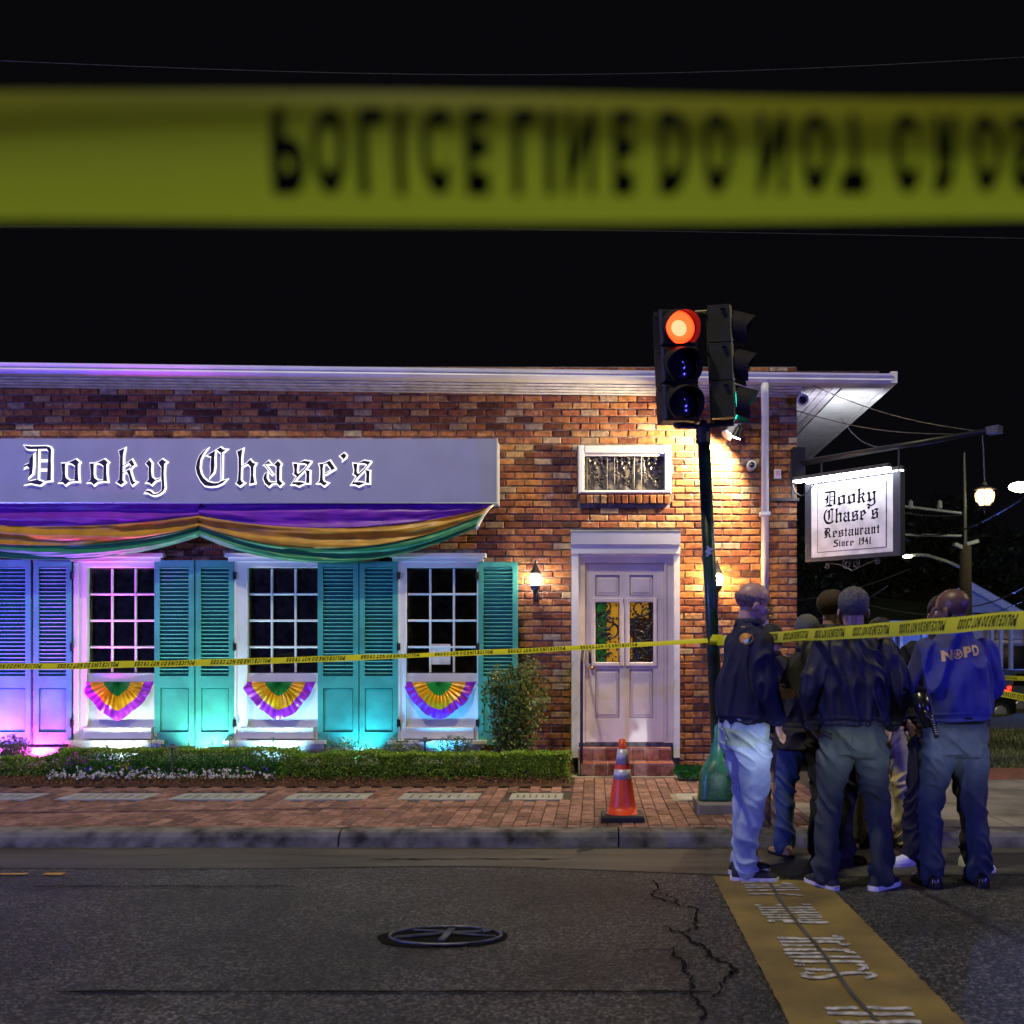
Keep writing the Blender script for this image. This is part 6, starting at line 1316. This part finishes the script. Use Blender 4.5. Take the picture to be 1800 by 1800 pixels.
q.obox(sp0, .004, .004, .035); q.obox(sp0+Vector((.018, 0, 0)), .004, .004, .035); q.obox(sp0+Vector((.009, -.001, 0)), .024, .004, .006); q.build('shoe_mark', CL['sole'], sh_); 
bpy.context.view_layer.update(); o_ = [c for c in sh_.children if c.name.startswith('shoe_mark')][0]; o_.matrix_parent_inverse = sh_.matrix_world.inverted()

# ------------------------------------------------------------------ far corner: utility pole, wires, street lamps, houses, cars, trees
up_ = thing('utility_pole', 'tall dark wooden utility pole with cross arms and transformer brackets behind the officers', 'utility pole'); UD = 27.0
MB().tube([(X(1699, UD), UD, -.3), (X(1697, UD), UD, Z(960, UD))], [.17, .15], 12).build('pole', M['wood'], up_, smooth=True); MB().tube([(X(1697, UD), UD, Z(965, UD)), (X(1695, UD), UD, Z(796, UD))], [.05, .03], 8).build('mast', M['iron'], up_)
q = MB()
for a, b in (((1690, 958), (1683, 964)), ((1704, 952), (1712, 956))): q.obox(P((a[0]+b[0])/2, (a[1]+b[1])/2, UD), .32, .2, .09, Matrix.Rotation(R(25 if a[0] < 1697 else -15), 3, 'Y'))
q.build('bracket', M['hboard'], up_)
for py, xa in ((902, 1590), (940, 1588)):
    q = MB(); q.tube([P(xa, py-12 if py < 930 else py, UD), P(1690, py if py < 930 else py+2, UD)], .03, 6); q.build('cross_arm', M['hboard'], up_)
for px in (1601, 1652): 
    q = MB(); q.lathe([(.05, 0), (.07, .06), (.05, .12), (.06, .18), (0, .24)], P(px, 894, UD), 8); q.build('insulator', M['hboard'], up_)
sl = thing('street_lamp', 'small glowing street lamp on a curved arm left of the utility pole', 'street lamp', 'distant street lamps'); LDn = 30
q = MB(); q.tube([P(1693, 999, LDn), P(1660, 985, LDn), P(1630, 976, LDn), P(1612, 975, LDn), P(1602, 977, LDn)], .045, 8); q.build('arm', M['hboard'], sl, smooth=True)
q = MB(); ellip(q, P(1595, 978, LDn), (.13, .1, .045)); q.build('lamp_head', M['street'], sl, smooth=True)
s2 = thing('street_lamp', 'big overexposed greenish street lamp at the right edge above the lantern', 'street lamp', 'distant street lamps'); q = MB(); ellip(q, P(1796, 856, 26), (.33, .2, .13)); q.build('lamp_head', M['street'], s2, smooth=True)
q = MB(); q.tube([P(1794, 851, 26.1), P(1840, 830, 26.3), P(1870, 860, 26.5)], .05, 8); q.build('arm', M['iron'], s2)
def wire(pts, label, r=.012, D_=24):
    t = thing('overhead_wire', label, 'wire', 'overhead wires'); a, b = Vector(P(*pts[0])), Vector(P(*pts[1])); sg_ = pts[2]; q = MB(); q.tube([a.lerp(b, i/16)-Vector((0, 0, sg_*math.sin(math.pi*i/16))) for i in range(17)], r, 5); q.build('cable', M['iron'], t)
wire(((1560, 925, 28), (1810, 868, 20), .5), 'yellowish wire rising to the right edge below the big lamp', .018)
wire(((1560, 895, 30), (1693, 905, 30), .1), 'thin wire level with the top of the hanging sign frame', .012)
wire(((1400, 1056, 22), (1600, 1000, 24), .1), 'faint wire just right of the brick corner'); wire(((1400, 1095, 20), (1560, 1030, 22), .15), 'faint lower wire right of the brick corner')
wire(((1528, 1064, 22), (1700, 1078, 22), .1), 'wire running behind the heads towards the low house'); wire(((1693, 1068, 22), (1810, 1026, 20), .1), 'bright blue wire crossing the gable', .014); wire(((1693, 1085, 22), (1810, 1050, 20), .1), 'second blue wire crossing the gable lower down', .010)
wire(((-40, 105, 14), (1840, 98, 16), .25), 'hair thin wire across the sky above the near tape', .003); wire(((-40, 398, 14), (1840, 420, 15), -.05), 'hair thin wire across the sky just below the near tape', .003)
# gabled house
hs2 = thing('gabled_house', 'pale gabled cottage lit blue behind the utility pole', 'house', None); HD = 42.0
ap = P(1706, 1022, HD); er = P(1802, 1076, HD); elft = P(1610, 1076, HD); zb_ = -.6
q = MB(); y0, y1 = HD, HD+9; q.add([(elft.x+.35, y0+.5, er.z), (er.x-.35, y0+.5, er.z), (ap.x, y0+.5, ap.z-.15), (elft.x+.35, y1, er.z), (er.x-.35, y1, er.z), (ap.x, y1, ap.z-.15)], [(0, 1, 2), (3, 5, 4)]); q.build('gable', M['hboard'], hs2)
for k in range(9):
    zq = er.z+(ap.z-er.z)*k/9; f_ = 1-k/9-.06; q = MB(); q.obox((ap.x, y0+.48, zq+.05), 2*(er.x-.35-ap.x)*f_, .04, .10, Matrix.Rotation(R(8), 3, 'X')); q.build('siding_board', M['hboard'], hs2)
q = MB()
for a, b in ((elft, ap), (ap, er)): 
    for (z_a, z_b, w_) in ((0, .12, .1),): 
        v = [(a.x, y0, a.z), (b.x, y0, b.z), (b.x, y0, b.z-.32), (a.x, y0, a.z-.32)]; v += [(x, y+.05, z) for x, y, z in v]; q.add(v, [(0, 1, 2, 3), (7, 6, 5, 4), (0, 4, 5, 1), (1, 5, 6, 2), (2, 6, 7, 3), (3, 7, 4, 0)])
q.build('barge_board', M['white_old'], hs2)
q = MB(); q.add([(elft.x, y0-.05, elft.z+.02), (ap.x, y0-.05, ap.z+.05), (er.x, y0-.05, er.z+.02), (elft.x, y1, elft.z+.02), (ap.x, y1, ap.z+.05), (er.x, y1, er.z+.02)], [(0, 1, 4, 3), (1, 2, 5, 4)]); q.build('roof', M['roof'], hs2)
q = MB(); q.box(X(1692, HD), X(1714, HD), y0+.40, y0+.45, Z(1075, HD), Z(1043, HD)); q.build('gable_vent', M['white_old'], hs2)
q = MB(); q.box(elft.x+.35, er.x+3.2, y0+1.8, y1, zb_, er.z); q.build('wall', M['hboard'], hs2)
for k in range(12):
    zq = zb_+.2+k*.2; q = MB(); q.obox((X(1778, HD+1.7), HD+1.77, zq), 2.3, .03, .17, Matrix.Rotation(R(9), 3, 'X')); q.build('siding_board', M['hboard'], hs2)
for px in (1748, 1764, 1782, 1811):
    q = MB(); q.box(X(px-2.5, HD), X(px+2.5, HD), HD+.2, HD+.4, zb_, Z(1090, HD)); q.build('porch_post', M['white_old'], hs2)
q = MB(); q.box(X(1735, HD), X(1840, HD), HD+.1, HD+.5, Z(1100, HD), Z(1080, HD)); q.build('porch_beam', M['white_old'], hs2)
q = MB(); q.box(X(1738, HD), X(1751, HD), HD+1.6, HD+1.7, Z(1140, HD), Z(1124, HD)); q.build('window', M['glassd'], hs2)
q = MB(); q.box(X(1789, HD), X(1830, HD), HD+1.6, HD+1.75, zb_, Z(1135, HD)); q.build('door', M['dark'], hs2)
q = MB(); ellip(q, P(1776, 1146, HD+1.3), (.07, .07, .1)); q.build('porch_lamp', M['porch'], hs2, smooth=True)
hs3 = thing('low_house', 'low house with a mossy dark roof and pale posts seen between the heads', 'house'); H3 = 36.0
q = MB(); a = P(1510, 1118, H3); b = P(1600, 1040, H3); c = P(1700, 1052, H3); d = P(1700, 1090, H3)
q.add([(a.x, H3, a.z), (d.x, H3, d.z-.1), (c.x, H3+4, c.z), (b.x, H3+4, b.z), (a.x-1, H3+8, a.z)], [(0, 1, 2, 3), (0, 3, 4)]); q.build('roof', mat('moss_roof', (.035, .05, .03), .95, bump=.01, bscale=20), hs3)
q = MB(); q.box(X(1560, H3), X(1680, H3), H3+2, H3+6, -.6, Z(1096, H3)); q.build('wall', M['hboard'], hs3)
for px in (1574, 1584, 1600, 1640): q = MB(); q.box(X(px-3, H3), X(px+3, H3), H3+1, H3+1.2, -.6, Z(1100, H3)); q.build('porch_post', M['white_old'], hs3)
q = MB(); q.box(X(1563, H3), X(1690, H3), H3+.8, H3+1.2, Z(1098, H3), Z(1090, H3)); q.build('eave_board', M['white_old'], hs3)
def car(label, px0, px1, D_, pyt, pyb, paint, lights, ang=0):
    t = thing('parked_car', label, 'car', 'cars parked on the side street'); L = X(px1, D_)-X(px0, D_); zt, zg = Z(pyt, D_), Z(pyb, D_); H = zt-zg; x0 = X(px0, D_)
    def loft(secs, nm, m_): 
        q = MB(); n = len(secs[0][1]); vs = []
        for y, pf in secs: vs += [(x0+L*u, D_+y, zg+H*v) for u, v in pf]
        q.add(vs, [(i*n+k, i*n+(k+1) % n, (i+1)*n+(k+1) % n, (i+1)*n+k) for i in range(len(secs)-1) for k in range(n)]+[tuple(range(n))[::-1], tuple(range((len(secs)-1)*n, len(secs)*n))]); return q.build(nm, m_, t)
    lo = [(.01, .22), (.0, .42), (.02, .60), (.10, .64), (.62, .64), (.95, .56), (1, .42), (.99, .2), (.9, .16), (.1, .16)]; hi = [(.03, .62), (.10, .95), (.16, .995), (.50, 1.0), (.66, .64)]
    sh = lambda pf, k, c=.5: [((u-c)*k+c, v) for u, v in pf]
    loft([(0, sh(lo, .985)), (.08, lo), (1.6, lo), (1.7, sh(lo, .985))], 'car_body', paint); loft([(.18, sh(hi, .93)), (.1, hi), (1.6, hi), (1.5, sh(hi, .93))][1:3], 'cabin', paint)
    q = MB(); pf = [(.09, .67), (.14, .92), (.36, .94), (.36, .67)]; q.add([(x0+L*u, D_+.092, zg+H*v) for u, v in pf], [(0, 1, 2, 3)]); pf = [(.38, .67), (.38, .94), (.49, .93), (.60, .67)]; q.add([(x0+L*u, D_+.092, zg+H*v) for u, v in pf], [(0, 1, 2, 3)]); q.build('side_window', M['glassd'], t)
    for u in (.19, .80):
        q = MB(); q.lathe([(0, 0), (.34*H/1.45, 0), (.36*H/1.45, .04), (.36*H/1.45, .18), (0, .2)][::-1], (x0+L*u, D_-.01, zg+.33*H/1.45), 20, axis=(0, 1, 0)); wh_ = q.build('tyre', M['rubber'], t, smooth=False)
        q = MB(); q.lathe([(0, -.02), (.2*H/1.45, -.015), (.23*H/1.45, 0)], (x0+L*u, D_-.02, zg+.33*H/1.45), 14, axis=(0, 1, 0)); q.build('rim', M['trim'], wh_)
    q = MB(); q.box(x0-.02, x0+L*.035, D_+.02, D_+.30, zg+H*.44, zg+H*.58); q.box(x0+L*.02, x0+L*.055, D_+.0, D_+.1, zg+H*.52, zg+H*.66) if lights else None; q.build('tail_light', M['tail'] if lights else M['red_glass'], t)
    q = MB(); q.box(x0-.03, x0-.01, D_+.6, D_+1.1, zg+H*.36, zg+H*.44); q.build('number_plate', M['plaque'], t)
    return t
M['red_glass'] = mat('red_glass', (.25, .01, .01), .2)
car('blue grey police car with red tail lights at the right edge beyond the grass', 1770, 1905, 31, 1178, 1262, M['carblue'], True)
car('dark parked car nearest the grass beside the blue jacket officer', 1640, 1788, 27, 1196, 1268, M['carpaint'], False)
lamp('far_blue_flasher', 'POINT', P(1835, 1148, 33), 1000, (.12, .22, 1.0), .2)
ribbon('far yellow police tape stretched level behind the blue jacket officer', P(1735, 1190, 17), P(1830, 1194, 17), .0, lambda u: .1, 9, rot180=True, start=.02, period=.59)
ribbon('nearer yellow police tape slanting down to the right behind the blue jacket officer', P(1735, 1214, 11.5), P(1830, 1232, 11.0), .0, lambda u: .15, 11, rot180=True, start=.02, period=.59)
def tree(label, px, D_, pyt, w_, seed, n=5200):
    t = thing('dark_tree', label, 'tree', 'dark trees beyond the houses'); rnd = random.Random(seed); bx_, zt = X(px, D_), Z(pyt, D_); q = MB(); q.tube([(bx_, D_, -.8), (bx_+.1, D_, zt*.5), (bx_-.2, D_, zt*.85)], [.32, .22, .1], 10); lv = MB()
    for k in range(7):
        a = rnd.uniform(0, 6.28); e = Vector((bx_+math.cos(a)*w_*.6, D_+math.sin(a)*w_*.4, zt*rnd.uniform(.55, .95))); q.tube([(bx_, D_, zt*.4), e], [.12, .03], 6)
    for k in range(n):
        v = Vector((rnd.gauss(0, 1), rnd.gauss(0, 1), rnd.gauss(0, 1))).normalized()*rnd.random()**.4
        if noise.noise(v*2.6+Vector((seed*3, 0, 0))) > .15: continue
        leaf(lv, (bx_+v.x*w_, D_+v.y*w_*.6, zt*.68+v.z*zt*.34), rnd.uniform(.10, .22), rnd)
    q.build('trunk', M['wood'], t); lv.build('crown', M['treedark'], t)
tree('dark leafy tree behind the low house left of the sign pole', 1500, 52, 900, 4.2, 1); tree('dark leafy tree behind the gabled house', 1640, 58, 870, 4.8, 2); tree('dark leafy tree right of the gabled house', 1790, 50, 930, 4.0, 3)
